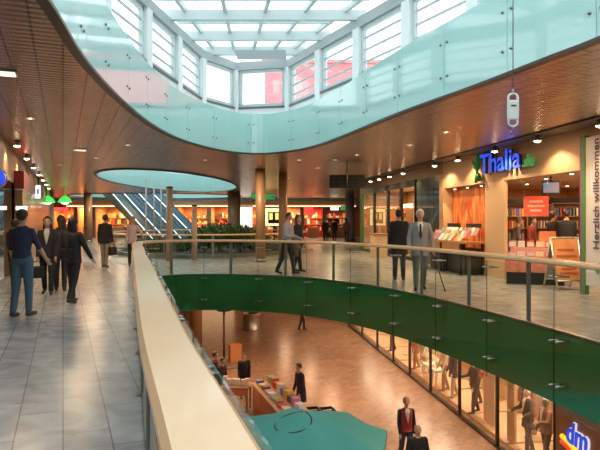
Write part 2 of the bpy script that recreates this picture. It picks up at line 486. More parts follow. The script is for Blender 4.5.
# roof: transverse beams, rafters and glass
def lx(d): return PL1[0]+(PL0[0]-PL1[0])*(18.0-d)/19.0
def rx(d): return PR1[0]+(PR0[0]-PR1[0])*(19.1-d)/15.5
ZR = 6.95
rb = struct('trim_4')
for k, d in enumerate([18.4, 16.9, 15.2, 13.5, 11.8, 10.1, 8.4, 6.7, 5.0]):
    x0, x1 = lx(d), rx(d)
    MB().box(((x0+x1)/2, d, ZR), (x1-x0+.3, .16, .26), 0).build('roof_beam', M_BEAM, rb)
    MB().box(((x0+x1)/2, d-.85, ZR+.12), (x1-x0+.3, .07, .09), 0).build('glazing_bar', mat('glazing_bar_grey', (.55, .66, .66), .4), rb)
for k in range(5):
    f = (k+.5)/5
    p = Vector((lx(18.6)*(1-f)+rx(18.6)*f, 18.9, ZR+.12)); q = Vector((lx(4.0)*(1-f)+rx(4.0)*f, 4.0, ZR+.12))
    m = (p+q)/2; v = q-p
    MB().box(m, (v.length, .09, .12), math.atan2(v.y, v.x)).build('rafter', M_BEAM, rb)
MB().poly([(lx(4)-.2, 4, ZR+.2), (rx(4)+.2, 4, ZR+.2), (PR1[0]+.1, 19.3, ZR+.2), (PC[0], 19.7, ZR+.2), (PL1[0]-.1, 18.1, ZR+.2)]).build('glazing', thin_glass('roof_glass', (.80, .93, .93), .9), rb)
# a grey blind under the far roof glass and conduits
MB().box((-1.2, 18.0, 6.72), (1.55, .9, .05)).build('roof_blind', mat('blind_grey', (.45, .47, .5), .6), rb)
for k_, H_ in ((5, H2), (6, H3)):
    sk = struct('trim_%d' % k_)
    MB().poly([(p.x, p.y, ROOFL+1.3) for p in offset(H_, .25)]).build('glazing', thin_glass('sky_dimming_glass', (.62, .74, .74), .9), sk)  # added lid of tinted glass, dims daylight in the far openings
    MB().rings([[a+Vector((0, 0, ROOFL)), c+Vector((0, 0, ROOFL)), c+Vector((0, 0, ROOFL+1.3)), a+Vector((0, 0, ROOFL+1.3))] for a, c in zip(offset(H_, .2), offset(H_, .3))], False, True, False).build('kerb', M_WHITE, sk)
wall('wall_skylight_front', [(-5.7, -1), (-5.7, -8.9)], ROOFL, 7.2, M_WHITE)

# red building outside
def building(label, x, d, w, dep, h, col, rz=0):
    t = thing('building', label, 'building', (x, d, 0), rz)
    MB().box((0, 0, h/2), (w, dep, h)).build('wall', mat('red_facade_'+str(int(x)), col, .7, var=.15, scale=.4), t)
    nx = int(w/2.2)
    for j in range(3):
        for k in range(nx):
            MB().box((-w/2+w*(k+.5)/nx, -dep/2-.02, 8.5+j*3.2), (.7, .08, 1.3)).build('window', mat('pale_outside_window', (.8, .36, .36), .3), t)
    MB().box((0, 0, h+.15), (w+.6, dep+.6, .3)).build('roof', mat('roof_red_tile', (.6, .3, .28), .7), t)
    return t
building('red facade seen through the end windows of the skylight', 9.0, 62, 25, 8, 17.2, (.80, .26, .28))
building('red brick building beyond the right-hand skylight windows', 32, 61, 20, 8, 25, (.78, .24, .25))

# --------------------------------------------------------- ceiling lights
def downlight_proto(label):
    t = thing('ceiling_downlight', label, 'ceiling light', group='recessed downlights in the brown ceiling')
    MB().lathe([(.05, -.004), (.085, -.004), (.09, -.012), (.085, -.02), (.055, -.02), (.05, -.012)], n=18, cap=False).build('rim', M_STEEL, t)
    MB().lathe([(.052, -.008), (.03, -.012), (.001, -.013)], n=16).build('bulb', M_LAMP, t)
    return t
dl = None
DLP = [(75, 150, 0), (96, 158, 0), (357, 155, 0), (335, 160, 1), (318, 168, 0), (299, 160, 0), (128, 145, 0), (258, 172, 0), (410, 145, 0), (446, 132, 0),
       (30, 118, 0), (338, 178, 0), (205, 160, 0), (60, 165, 0), (288, 178, 1), (330, 184, 0)]
for k, (px, py, _) in enumerate(DLP):
    d = 1.95*F/(HY-py); p = on(px, d, CEIL)
    spots = ['near the left handrail above the group of walkers', 'between the group of walkers and the far round opening', 'above the two men in front of the dark shop glass',
             'left of the hanging direction board', 'close behind the hanging direction board', 'just beyond the tip of the big roof opening', 'beside the left rim of the big roof opening',
             'over the wood-clad column by the couple', 'near the right rim of the big roof opening', 'between the big roof opening and the book shop sign', 'over the man in the navy shirt',
             'just past the hanging direction board', 'between the big and the far roof openings', 'over the left shops by the red fascia', 'beside the second wood-clad column', 'over the far people by the red shop']
    lb = 'small round recessed downlight '+spots[k]
    if dl is None: dl = downlight_proto(lb); dl.location = p
    else: copy_thing(dl, p, 0, lb)
# square flush lamps
for (px, py, lb) in [(5, 72, 'square flush ceiling lamp at the left edge of the picture'), (75, 149.5, 'square flush ceiling lamp above the walkers on the left walkway')]:
    d = 1.95*F/(HY-py); p = on(px+(0 if py < 100 else 6), d, CEIL)
    t = thing('square_ceiling_lamp', lb, 'ceiling light', p, R(22))
    MB().box((0, 0, -.012), (.3, .3, .024)).build('frame', M_STEEL, t)
    MB().box((0, 0, -.02), (.25, .25, .02)).build('diffuser', emis('soft_diffuser', (1, .82, .6), 1.6), t)

# upper level warm light from the ceiling fittings
for (x, d, pw) in [(-5.2, 11, 60), (-6.5, 17, 80), (-8.5, 24, 110), (-11, 36, 110), (-2, 21, 110), (3.2, 17.5, 75), (4.4, 12.5, 65), (5.0, 8, 55), (1.5, 25, 100), (2, 36, 120), (-14, 42, 90)]:
    lamp('AREA', (x, d, CEIL-.06), pw, (1, .64, .35) if x > 0 else (1, .72, .45), .5)

# --------------------------------------------------------- spotlights on the shop fascias
def spot_proto(label, group):
    t = thing('fascia_spotlight', label, 'spotlight', group=group)
    MB().box((0, 0, -.01), (.1, .1, .02)).tube((0, 0, -.02), (0, 0, -.06), .012).build('bracket', M_DARKM, t)
    MB().lathe([(.03, -.035), (.06, -.045), (.085, -.09), (.09, -.12), (.075, -.12)], n=16, cap=True).build('lamp_head', M_STEEL, t)
    MB().lathe([(.077, -.123), (.05, -.145), (.001, -.155)], n=16).build('bulb', M_LAMP, t)
    return t
rp = spot_proto('warm spotlight on the dark ceiling track nearest the welcome banner', 'warm spotlights along the right shop track')
for k, d in enumerate([11.15, 13.3, 15.3, 17.6, 19.4, 22.6, 24.3, 25.8, 27.2]):
    p = Vector((RX(d, 7.45), d, CEIL-.03))
    lb = 'warm spotlight on the right-hand ceiling track, '+ORD[k]+' counting from the welcome banner'
    if k == 0: rp.location = p; rp['label'] = lb
    else: copy_thing(rp, p, 0, lb)
    lamp('SPOT', (p.x, p.y, p.z-.20), 105, (1, .7, .4), .05, rot=(0, R(-18), 0), spot=120)
lp = spot_proto('x', 'warm spotlights along the left shop fascia')
for k, d in enumerate([14.4, 17.4, 20.4, 23.6, 26.8, 30.2, 33.8]):
    p = Vector((LX(d)+.28, d, CEIL-.0))
    lb = 'warm spotlight over the left shops, '+ORD[k]+' counting from the mirror glass'
    if k == 0: lp.location = p; lp['label'] = lb
    else: copy_thing(lp, p, 0, lb)
    lamp('SPOT', (p.x, p.y, p.z-.20), 60, (1, .75, .48), .05, rot=(0, R(18), 0), spot=120)
# dark track channel
tk = struct('trim_7')
a = Vector((RX(9, 7.45), 9, 0)); c = Vector((RX(31, 7.45), 31, 0)); m = (a+c)/2; v = c-a
MB().box((m.x, m.y, CEIL-.015), (v.length, .45, .03), math.atan2(v.y, v.x)).build('track', mat('dark_track', (.025, .022, .02), .5), tk)

# --------------------------------------------------------- right shops (upper level)
tR = Vector((-.153, 1, 0)).normalized(); aR = math.atan2(tR.y, tR.x)
XR = Vector((.1512, -.9885, 0))      # reading direction along the right shop fronts
def rbox(mb, d0, d1, off0, off1, z0, z1, k=8.0):
    p = Vector((RX(d0, k), d0, 0)); q = Vector((RX(d1, k), d1, 0)); nn = Vector((.9885, .1512, 0))
    mb.prism([p+nn*off0, q+nn*off0, q+nn*off1, p+nn*off1], z0, z1); return mb
fr = struct('wall_right_shops')
rbox(MB(), 8, 20.1, 0, .25, 2.7, CEIL).build('fascia', M_CREAM, fr)
rbox(MB(), 20.1, 31, 0, .25, 3.2, CEIL).build('upper_fascia', mat('brown_bulkhead', (.3, .18, .1), .5), fr)
rbox(MB(), 15.9, 17.0, 0, .1, 0, 2.7).build('pillar', mat('cream_pillar', (.72, .5, .3), .5), fr)
rbox(MB(), 17.0, 20.1, .34, .5, 0, 2.7).build('mural_wall', M_CREAM, fr)
rbox(MB(), 19.95, 20.3, -.05, .5, 0, 3.2).build('end_pillar', M_CREAM, fr)
rbox(MB(), 31, 31.3, 0, 9, 0, CEIL).build('return_wall', mat('brown_wall', (.35, .2, .12), .5), fr)
rbox(MB(), 8, 12.2, 1.2, 1.4, 0, 2.7).build('side_wall', M_CREAM, fr)
# dark glass clad bay between book shop and window shop
bay = thing('dark_wall_panel', 'dark green glass-clad wall bay between the book shop and the lit shop window', 'wall panel')
mdg = mat('dark_green_glass_cladding', (.035, .05, .038), .2, coat=.5)
for k in range(4):
    d0 = 20.35+k*.6
    rbox(MB(), d0, d0+.57, .02, .1, 0, 3.2).build('panel', mdg, bay)
rbox(MB(), 20.35, 22.75, .1, .4, 0, 3.2).build('backing', M_DARKM, bay)
# window shop beyond
for k, (d0, d1) in enumerate([(22.8, 24.6), (24.6, 26.4), (26.4, 28.6), (28.6, 30.9)]):
    NW += 1
    w = struct('window_%d' % NW)
    mb = MB(); rbox(mb, d0, d0+.08, -.02, .1, 0, 3.2); rbox(mb, d1-.08, d1, -.02, .1, 0, 3.2); rbox(mb, d0, d1, -.02, .1, 0, .15); rbox(mb, d0, d1, -.02, .1, 2.95, 3.2)
    mb.build('frame', M_DARKM if k != 3 else mat('green_frame', (.02, .2, .05), .4), w)
    rbox(MB(), d0+.08, d1-.08, .03, .045, .15, 2.95).build('pane', M_SHOPG, w)
mb = MB()
rbox(MB(), 22.8, 31, 2.6, 2.7, 0, 3.2).build('wall_window_shop', mat('gold_shop_wall', (.72, .45, .22), .5, var=.2, scale=1.5), kind='structure')
rbox(MB(), 22.75, 22.85, .3, 2.7, 0, 3.2).build('wall_window_shop_side', mat('gold_shop_wall', (1, 1, 1)), kind='structure')
rbox(MB(), 22.8, 31, .2, 2.7, 3.1, 3.2).build('ceiling_window_shop', M_CREAM, kind='structure')
for k, d in enumerate([23.8, 26, 28, 30]):
    lamp('AREA', (RX(d)+1.2, d, 3.05), 60, (1, .68, .38), .8)
SHW = ['nearest the dark wall bay', 'in the middle of the lit shop window', 'farthest along the lit shop window']
for k, d in enumerate([23.8, 26.2, 28.8]):
    t = thing('display_shelf', 'glowing glass display shelf '+SHW[k], 'shelf', (RX(d)+1.6, d, 0), aR, 'display shelves in the lit shop window')
    for z in (.35, .9, 1.45, 2.0): MB().box((0, 0, z), (1.3, .35, .03)).build('shelf', M_WHITE, t)
    for s in (-.65, .65): MB().box((s, 0, 1.1), (.04, .35, 2.2)).build('side_panel', M_WOODP, t)
    MB().box((0, -.1, 2.3), (1.3, .12, .22)).build('light_box', emis('warm_light_box', (1, .75, .45), 3.0), t)
    for q in range(12):
        z = [.365, .915, 1.465, 2.015][q % 4]; u = -.45+.42*(q//4); hh = random.uniform(.15, .32)
        c = random.choice([(.6, .1, .05), (.75, .5, .2), (.3, .12, .06), (.8, .7, .55)])
        w_ = random.uniform(.12, .22)
        p = Vector((RX(d)+1.6, d, 0))+tR*u
        MB().lathe([(w_/2*.7, 0), (w_/2, hh*.4), (w_/2*.6, hh*.85), (w_/2*.35, hh)], n=12).build('vase', mat('ware_%d' % (q % 4), c, .3), None,
            label='vessel on shelf %s, %s board, %s place' % (['nearest the dark bay', 'midway along the window', 'farthest along the window'][k], ['lowest', 'second', 'third', 'top'][q % 4], ['left', 'middle', 'right'][2-q//4]), cat='vase', group='ware in the lit shop window', loc=(p.x, p.y, z))
# counter at the shop entry
t = thing('shop_counter', 'pale wooden counter block behind the man in the dark coat', 'counter', on(391, 25.2), aR)
MB().box((0, .55, .5), (.9, .5, 1.0)).build('body', mat('pale_counter', (.75, .55, .35), .5), t); MB().box((0, .55, 1.02), (1.0, .6, .05)).build('worktop', M_WOODP, t)

# ---- book shop sign
sg = thing('shop_sign', 'blue illuminated Thalia lettering with green figure above the book shop', 'sign')
p0 = Vector((RX(17.0), 17.0, 2.96))-Vector((.9885, .1512, 0))*.12
M_BLUE = emis('blue_sign', (.015, .08, .85), .9)
text_obj('letter_return', 'Thalia', .78, .04, mat('blue_return', (.01, .03, .3), .4), sg, frame_mtx(p0, XR, (0, 0, 1)), off=.010, width=2.25)
text_obj('letters', 'Thalia', .78, .004, M_BLUE, sg, frame_mtx(p0-Vector((.9885, .1512, 0))*.048, XR, (0, 0, 1)), off=.010, width=2.25)
p1 = p0+XR*2.3
text_obj('suffix', '.de', .42, .03, emis('green_sign', (.06, .32, .08), .5), sg, frame_mtx(p1, XR, (0, 0, 1)), off=.006, width=.5)
mb = MB(); q = p0-XR*.3
def sp(u, z): return p0-XR*u+Vector((0, 0, z))
mb.path([sp(.12, -.16), sp(.24, -.02), sp(.30, .2), sp(.22, .4), sp(.10, .48)], .085, 8); mb.ell(sp(.17, .55), (.07, .07, .08)); mb.path([sp(.28, .26), sp(.45, .3), sp(.55, .42)], .035, 6)
mb.path([sp(.24, 0), sp(.36, -.1), sp(.34, -.24)], .04, 6)
mb.build('figure', emis('green_figure', (.01, .16, .03), .2), sg)

# ---- mural
def mural_mat():
    m, nt, b = nodes('abstract_mural_print')
    tc = nt.nodes.new('ShaderNodeTexCoord'); mp = nt.nodes.new('ShaderNodeMapping'); mp.inputs['Scale'].default_value = (2.2, 2.2, .55)
    nz = nt.nodes.new('ShaderNodeTexNoise'); nz.inputs['Scale'].default_value = 1.6; nz.inputs['Detail'].default_value = 7; nz.inputs['Distortion'].default_value = 1.2
    rp_ = nt.nodes.new('ShaderNodeValToRGB'); e = rp_.color_ramp.elements
    e[0].position = .3; e[0].color = (.16, .07, .02, 1); e[1].position = .75; e[1].color = (.9, .55, .2, 1)
    for ps, cc in ((.42, (.6, .06, .02, 1)), (.5, (.42, .2, .06, 1)), (.56, (.85, .2, .05, 1)), (.64, (.75, .33, .12, 1))):
        x = e.new(ps); x.color = cc
    nt.links.new(tc.outputs['Object'], mp.inputs[0]); nt.links.new(mp.outputs[0], nz.inputs['Vector']); nt.links.new(nz.outputs['Fac'], rp_.inputs[0])
    nt.links.new(rp_.outputs[0], b.inputs['Base Color']); b.inputs['Roughness'].default_value = .45
    return m
mu = thing('mural', 'tall abstract orange and brown mural panel behind the book tables', 'mural')
for k in range(3):
    d0 = 17.05+k*.96
    rbox(MB(), d0, d0+.95, .29, .335, .3, 2.66).build('panel', MATS.get('mural') or MATS.setdefault('mural', mural_mat()), mu)
for k in range(3):
    d = 17.5+k*.95
    lamp('SPOT', (RX(d)-.05, d, 2.66), 90, (1, .72, .35), .05, rot=(0, R(22), 0), spot=110)
    t = thing('mural_lamp', 'small lamp at the top of the mural, %s from the cream pillar' % ORD[k], 'spotlight', (RX(d)+.12, d, 2.7), 0, 'lamps over the mural')
    MB().lathe([(.05, 0), (.06, -.05), (.04, -.06)], n=12).build('housing', M_STEEL, t); MB().lathe([(.04, -.061), (.02, -.066), (.001, -.067)], n=12).build('bulb', M_LAMP, t)

# ---- books
BC = [((.7, .08, .06), 'red'), ((.85, .75, .6), 'cream'), ((.1, .2, .45), 'blue'), ((.85, .45, .1), 'orange'), ((.12, .12, .13), 'black'), ((.6, .25, .4), 'pink'), ((.75, .75, .78), 'white'), ((.3, .4, .2), 'green'), ((.45, .25, .12), 'brown')]
M_PAGE = mat('paper_pages', (.82, .78, .68), .8)
BOOKS = {}
def book(loc, rz, tilt, label, group, c, sz):
    key = (c[1], sz)
    if key not in BOOKS:
        w, h, t = sz
        a1 = MB(); a1.box((0, 0, t/2), (w, h, t)).mi = 0
        me_o = MB(); me_o.box((0, t*.0, t*.06), (w, h, t*.12)); me_o.box((0, 0, t*.94), (w, h, t*.12)); me_o.box((-w/2+.006, 0, t/2), (.012, h, t))
        me_o.mi = 1; me_o.box((.004, 0, t/2), (w-.012, h-.012, t*.76))
        a1.bm.free()
        o = me_o.build('book', [mat('cover_'+c[1], c[0], .4), M_PAGE]); BOOKS[key] = o.data
    else:
        o = bpy.data.objects.new('book', BOOKS[key]); COL.objects.link(o)
    o.location = loc; o.rotation_euler = (tilt, 0, rz)
    o['label'] = label; o['category'] = 'book'; o['group'] = group
    return o
def table(name, label, loc, rz, L, W, H, mtop, mleg, panel=None):
    t = thing(name, label, 'table', loc, rz)
    MB().box((0, 0, H-.03), (L, W, .06), bev=.01).build('tabletop', mtop, t)
    for sx in (-1, 1):
        for sy in (-1, 1): MB().box((sx*(L/2-.06), sy*(W/2-.06), (H-.06)/2), (.06, .06, H-.06)).build('leg', mleg, t)
    if panel and 'book' in name: MB().box((0, .05, .4), (L-.16, W-.3, .76)).build('shade_box', M_BLACK, t)  # black box stands in for the shade under the book table
    if panel: MB().box((0, -W/2+.02, H-.16), (L-.1, .03, .2)).build('apron', panel, t)
    return t
# table in front of the mural: local x along XR (reading direction)
aX = math.atan2(XR.y, XR.x)
def local(loc, rz, u, v, z): return Vector(loc)+Vector((math.cos(rz)*u-math.sin(rz)*v, math.sin(rz)*u+math.cos(rz)*v, z))
M_TWOOD = wood('table_orange_wood', (.55, .28, .12), (.45, .2, .08))
for k, d in enumerate([19.2, 17.76]):
    loc = (RX(d)-.34, d, 0); nm = ['by the dark wall bay', 'by the cream pillar'][k]
    table('book_table', 'wooden book table below the mural, the one '+nm, loc, aX, 1.38, .8, .98, M_TWOOD, M_DARKM, M_TWOOD)
    for r in range(3):
        for q in range(6):
            u = -.55+q*.22; c = random.choice(BC)
            lb = '%s book on table %s, %s row, %s from left' % (c[1], nm, ['front', 'middle', 'back'][r], ORD[q])
            book(local(loc, aX, u, -.27+.24*r, 1.08+.09*r), aX, R(52+7*r), lb, 'books on the tables below the mural', c, (.18, .25, .04))
    t = thing('header_board', 'small black header board at the back of the book table '+nm, 'sign', local(loc, aX, .0, .36, .98), aX)
    MB().box((0, 0, .46), (1.0, .02, .14)).build('board', M_BLACK, t)
    for s in (-.4, .4): MB().tube((s, 0, 0), (s, 0, .36), .01).build('leg', M_DARKM, t)

# ---- book shop interior
bi = struct('wall_book_shop')
rbox(MB(), 11, 22.6, 6.2, 6.4, 0, 2.9).build('back_wall', mat('bookshop_wall', (.62, .33, .16), .6, var=.08), bi)
rbox(MB(), 22.4, 22.6, .5, 6.4, 0, 2.9).build('side_wall', MATS['bookshop_wall'], bi)
rbox(MB(), 8, 22.6, .25, 6.4, 2.84, 2.95).build('ceiling_panel', mat('bookshop_ceiling', (.72, .5, .32), .5), bi)
for k, (d, u) in enumerate([(13.2, 1.2), (15, 1.4), (16.8, 1.8), (14.2, 3.4), (17, 3.8), (19.2, 2.6), (20, 4.6)]):
    p = Vector((RX(d), d, 0))+Vector((.9885, .1512, 0))*u
    lamp('AREA', (p.x, p.y, 2.78), 40, (1, .62, .34), .4)
    t = thing('shop_downlight', 'round downlight in the book shop ceiling, %s counting inward from the entrance' % ORD[k], 'ceiling light', (p.x, p.y, 2.84), 0, 'downlights in the book shop')
    MB().lathe([(.06, 0), (.09, -.004), (.085, -.02), (.06, -.02)], n=14).build('rim', M_STEEL, t)
    MB().lathe([(.055, -.021), (.03, -.025), (.001, -.026)], n=12).build('bulb', M_LAMP, t)
def bookcase(label, short, loc, rz, W, H, ns, nb):
    t = thing('bookcase', label, 'bookcase', loc, rz)
    MB().box((0, .15, H/2), (W, .03, H)).build('back_panel', M_WOODP, t)
    for s in (-1, 1): MB().box((s*(W/2-.02), 0, H/2), (.04, .32, H)).build('side_panel', M_WOODP, t)
    MB().box((0, 0, H+.06), (W+.06, .36, .16)).build('header', M_DARKM, t)
    for k in range(ns+1):
        z = .08+k*(H-.12)/ns
        MB().box((0, 0, z), (W-.08, .3, .03)).build('shelf', M_WOODP, t)
    for k in range(1, ns):
        z = .08+k*(H-.12)/ns+.016; u = -W/2+.09
        for q in range(nb):
            c = random.choice(BC)
            th = (.05, .06)[q % 2]
            # upright, spine outwards
            o = book(local(loc, rz, u, -.02, z+.0), rz, 0, '%s book in bookcase %s, shelf %s up, %s from left' % (c[1], short, ORD[k], ORD[q]), 'books standing in the book shop bookcases', c, (.18, .25, th))
            o.rotation_euler = Euler((R(90), 0, 0)).to_matrix().to_4x4().to_euler()
            o.matrix_world = Matrix.Translation(local(loc, rz, u, -.02, z+.125)) @ Matrix.Rotation(rz, 4, 'Z') @ Matrix.Rotation(R(90), 4, 'Z') @ Matrix.Rotation(R(90), 4, 'X') @ Matrix.Translation((0, 0, -th/2))
            u += (W-.16)/nb
def facing(px, d): return on(px, d)
bookcase('tall bookcase standing just behind the cream pillar inside the book shop', 'behind the cream pillar', on(512, 20.2), R(-15), 1.0, 2.2, 5, 10)
bookcase('tall bookcase under the television inside the book shop', 'under the television', on(541, 20.6), R(-20), 1.5, 2.2, 5, 14)
bookcase('tall bookcase right of the television inside the book shop', 'right of the television', on(574, 18.9), R(-30), 1.3, 2.2, 5, 12)
# tv on pole
tv = thing('ceiling_television', 'small television hanging from the book shop ceiling', 'television', at(551, 188, 16.2), R(-20))
MB().box((0, 0, 0), (.46, .07, .36), bev=.01).build('case', M_BLACK, tv)
def screen_mat():
    m, nt, b = nodes('tv_screen'); tc = nt.nodes.new('ShaderNodeTexCoord'); nz = nt.nodes.new('ShaderNodeTexNoise'); nz.inputs['Scale'].default_value = 7
    rp_ = nt.nodes.new('ShaderNodeValToRGB'); rp_.color_ramp.elements[0].position = .35; rp_.color_ramp.elements[0].color = (.15, .5, .75, 1); rp_.color_ramp.elements[1].position = .65; rp_.color_ramp.elements[1].color = (.8, .35, .3, 1)
    nt.links.new(tc.outputs['Object'], nz.inputs['Vector']); nt.links.new(nz.outputs['Fac'], rp_.inputs[0]); nt.links.new(rp_.outputs[0], b.inputs['Emission Color']); b.inputs['Emission Strength'].default_value = .55; b.inputs['Base Color'].default_value = (.02, .02, .02, 1)
    return m
MB().box((0, -.037, .01), (.40, .01, .28)).build('screen', screen_mat(), tv)
MB().tube((0, .02, .15), (0, .02, 2.84-tv.location.z), .018).build('pole', M_DARKM, tv)
# red poster board hanging
po = thing('hanging_poster', 'orange-red promotional poster panel hanging over the book shop tables', 'poster', at(536, 206, 15.6), R(-22))
MB().box((0, 0, 0), (.62, .02, .52)).build('panel', mat('poster_red', (.9, .12, .06), .5, emit=(.9, .12, .06), estr=.25), po)
mb = MB()
for z, w in ((.12, .34), (0, .42), (-.12, .28)): mb.box((0, -.012, z), (w, .006, .06))
mb.build('print', mat('poster_print', (.95, .7, .5), .5), po)
for s in (-.28, .28): MB().tube((s, 0, .26), (s, 0, 2.84-po.location.z), .004, n=5).build('wire', M_STEEL, po)
# entrance book table (pink / red / white packs) with black base
el = on(535, 15.0); ez = R(-22)
t = thing('tiered_book_table', 'tiered book table with black base in the book shop entrance', 'table', el, ez)
MB().box((0, 0, .15), (1.35, .9, .3)).build('base', M_BLACK, t)
MB().box((0, 0, .5), (1.4, .95, .4), bev=.01).build('body', mat('pinkish_card', (.62, .22, .16), .5, var=.5, scale=9), t)
MB().box((0, .2, .8), (1.2, .45, .2), bev=.01).build('upper_tier', mat('pinkish_card2', (.7, .4, .34), .5), t)
for q in range(6):
    for r in range(2):
        c = [BC[0], BC[6], BC[5], BC[1], BC[0], BC[3]][(q+r*2) % 6]
        book(local(el, ez, -.55+q*.22, -.28 if r == 0 else .2, .71 if r == 0 else .91), ez, 0, '%s book on tiered entrance table, %s tier, %s from left' % (c[1], ['lower', 'upper'][r], ORD[q]), 'books on the tiered entrance table', c, (.18, .25, .1+.06*r))
bx = on(549, 16.5)
t = thing('display_box', 'white display carton standing between the tiered table and the sandwich board', 'box', bx, ez)
MB().box((0, 0, .5), (.5, .4, 1.0)).build('body', mat('display_carton', (.8, .6, .48), .5), t); MB().box((0, .15, 1.15), (.5, .05, .3)).build('header', mat('carton_head', (.85, .35, .2), .5), t)
# sandwich board
sb = thing('sandwich_board', 'A-frame sandwich board with orange poster in front of the book shop', 'sign', on(564, 13.7), R(6))
for s, nm in ((-1, 'front_frame'), (1, 'rear_frame')):
    rot = Euler((R(s*14), 0, 0)).to_matrix()
    mb = MB(); h = 1.25
    def q(u, v): return Vector((u, s*.30, 0))+rot @ Vector((0, 0, v))
    for u in (-.33, .33): mb.tube(q(u, .0)+Vector((0, 0, .02)), q(u, h), .022, n=8)
    for v in (.22, h-.01): mb.tube(q(-.33, v), q(.33, v), .02, n=8)
    f = mb.build(nm, M_STEEL, sb)
    mb = MB(); c = q(0, .22+(h-.25)/2); mb.box(c, (.62, .015, h-.26), rot=rot)
    if s < 0:
        pn = mb.build('poster', mat('board_poster', (.82, .36, .14), .45, var=.35, scale=5), f)
        mb = MB()
        for v, w in ((.95, .4), (.8, .5), (.5, .35), (.4, .45)):
            mb.box(q(0, v)+rot @ Vector((0, -.012, 0)), (w, .006, .05), rot=rot)
        mb.build('print', mat('board_print', (.55, .13, .06), .5), pn)
    else: mb.build('rear_panel', M_GREYW, f)
# welcome banner
bn = thing('welcome_banner', 'tall white banner reading Herzlich willkommen beside the book shop entrance', 'banner')
rbox(MB(), 11.0, 12.27, -.12, -.06, .25, 3.35).build('panel', mat('banner_white', (.8, .78, .8), .5), bn)
rbox(MB(), 12.27, 12.38, -.14, -.04, .05, 3.4).build('edge_post', mat('banner_edge_green', (.12, .28, .08), .4), bn)
rbox(MB(), 12.38, 12.44, -.14, -.04, .05, 3.4).build('edge_strip', mat('banner_edge_purple', (.25, .12, .3), .4), bn)
nR = Vector((.9885, .1512, 0))
pb = Vector((RX(11.84), 11.84, 1.03))-nR*.135
text_obj('lettering', 'Herzlich willkommen', .25, .004, mat('banner_text_purple', (.12, .06, .14), .5), bn, frame_mtx(pb, (0, 0, 1), -XR), off=.002, width=2.25)
mb = MB(); pl = Vector((RX(11.8), 11.8, .62))-nR*.13
for k in range(3):
    c = pl+XR*(-.12+.14*k)+Vector((0, 0, .05*k)); mb.ell(c, (.01, .07, .12), rot=Matrix.Rotation(R(30*(k-1)), 3, nR))
mb.build('leaf_motif', mat('banner_leaf', (.1, .4, .15), .5), bn)

# --------------------------------------------------------- hanging direction board
hb = thing('hanging_direction_board', 'dark two-panel direction board hanging from the ceiling', 'sign', on(347, 20.5, CEIL))
mb = MB(); w = 1.26
zt, zb_ = at(0, 175, 20.5).z-CEIL, at(0, 188, 20.5).z-CEIL
MB().box((-w/4-.01, 0, (zt+zb_)/2), (w/2-.03, .1, zt-zb_)).build('left_panel', M_BLACK, hb)
MB().box((w/4+.01, 0, (zt+zb_)/2), (w/2-.03, .1, zt-zb_)).build('right_panel', M_BLACK, hb)
MB().tube((0, 0, 0), (0, 0, zb_), .02).build('pole', M_STEELD, hb)
mb = MB()
for u in (-.5, -.2, .12, .42):
    for v in (.72, .45, .2): mb.box((u, -.052, zb_+(zt-zb_)*v), (.18, .004, .03))
mb.build('print', mat('board_print_grey', (.05, .05, .05), .5), hb)

# hanging white tag on cable over the void
hg = thing('hanging_hook_block', 'white capsule-shaped hook block hanging on a thin cable over the opening', 'hook', at(513, 110, 5.0))
mb = MB(); pts = []
for k in range(20):
    a_ = 2*math.pi*k/20; pts.append(Vector((.042*math.cos(a_), 0, .105*math.copysign(1, math.sin(a_)) * (1 if abs(math.sin(a_)) > .2 else abs(math.sin(a_))*5)+.035*math.sin(a_))))
mb.path(pts, .010, 8, True).build('loop', M_WHITE, hg)
MB().box((0, 0, 0), (.078, .03, .17), bev=.01).build('body', mat('white_plastic', (.85, .85, .85), .4), hg)
MB().box((0, -.016, .035), (.045, .004, .012)).build('label', M_BLACK, hg)
MB().tube((0, 0, .14), (0, 0, ZR-hg.location.z), .004, n=6).build('cable', M_STEELD, hg)
MB().path([(0, 0, -.13), (0, 0, -.16), (.012, 0, -.175), (-.01, 0, -.19), (-.02, 0, -.18)], .007, 6).build('hook', M_STEEL, hg)
MB().tube((0, 0, .13), (0, 0, .18), .009, n=6).build('ferrule', M_STEELD, hg)

# --------------------------------------------------------- left shops
def lbox(mb, d0, d1, o0, o1, z0, z1):
    nn = Vector((-.9317, -.3634, 0)); p = Vector((LX(d0), d0, 0)); q = Vector((LX(d1), d1, 0))
    mb.prism([p+nn*o0, q+nn*o0, q+nn*o1, p+nn*o1], z0, z1); return mb
lw = struct('wall_left_shops')
lbox(MB(), 12.0, 54, .0, .3, 2.75, CEIL).build('fascia', mat('brown_left_fascia', (.34, .2, .12), .5), lw)
lbox(MB(), 20, 54, .0, .25, 0, 2.75).build('shop_front', M_WOODP, lw)
wall('wall_left_near', [(-7.5, -9), (-7.0, 9), (LX(12.0), 12.0)], 0, CEIL, mat('left_near_wall', (.5, .36, .26), .5), side=-1)
NW += 1
w = struct('window_%d' % NW)
MB().prism([(-8.03, 16.3), (-6.77, 12.0), (-6.80, 11.99), (-8.06, 16.29)], .1, 2.7).build('pane', M_MIRG, w)
lbox(lbox(MB(), 12.0, 16.3, 0, .5, 0, .1), 12.0, 16.3, 0, .5, 2.65, 2.75).build('frame', M_STEELD, w)
lbox(MB(), 12.0, 16.3, .6, .7, 0, 2.75).build('backing_wall', mat('dark_shop_interior', (.1, .08, .07), .6), w)
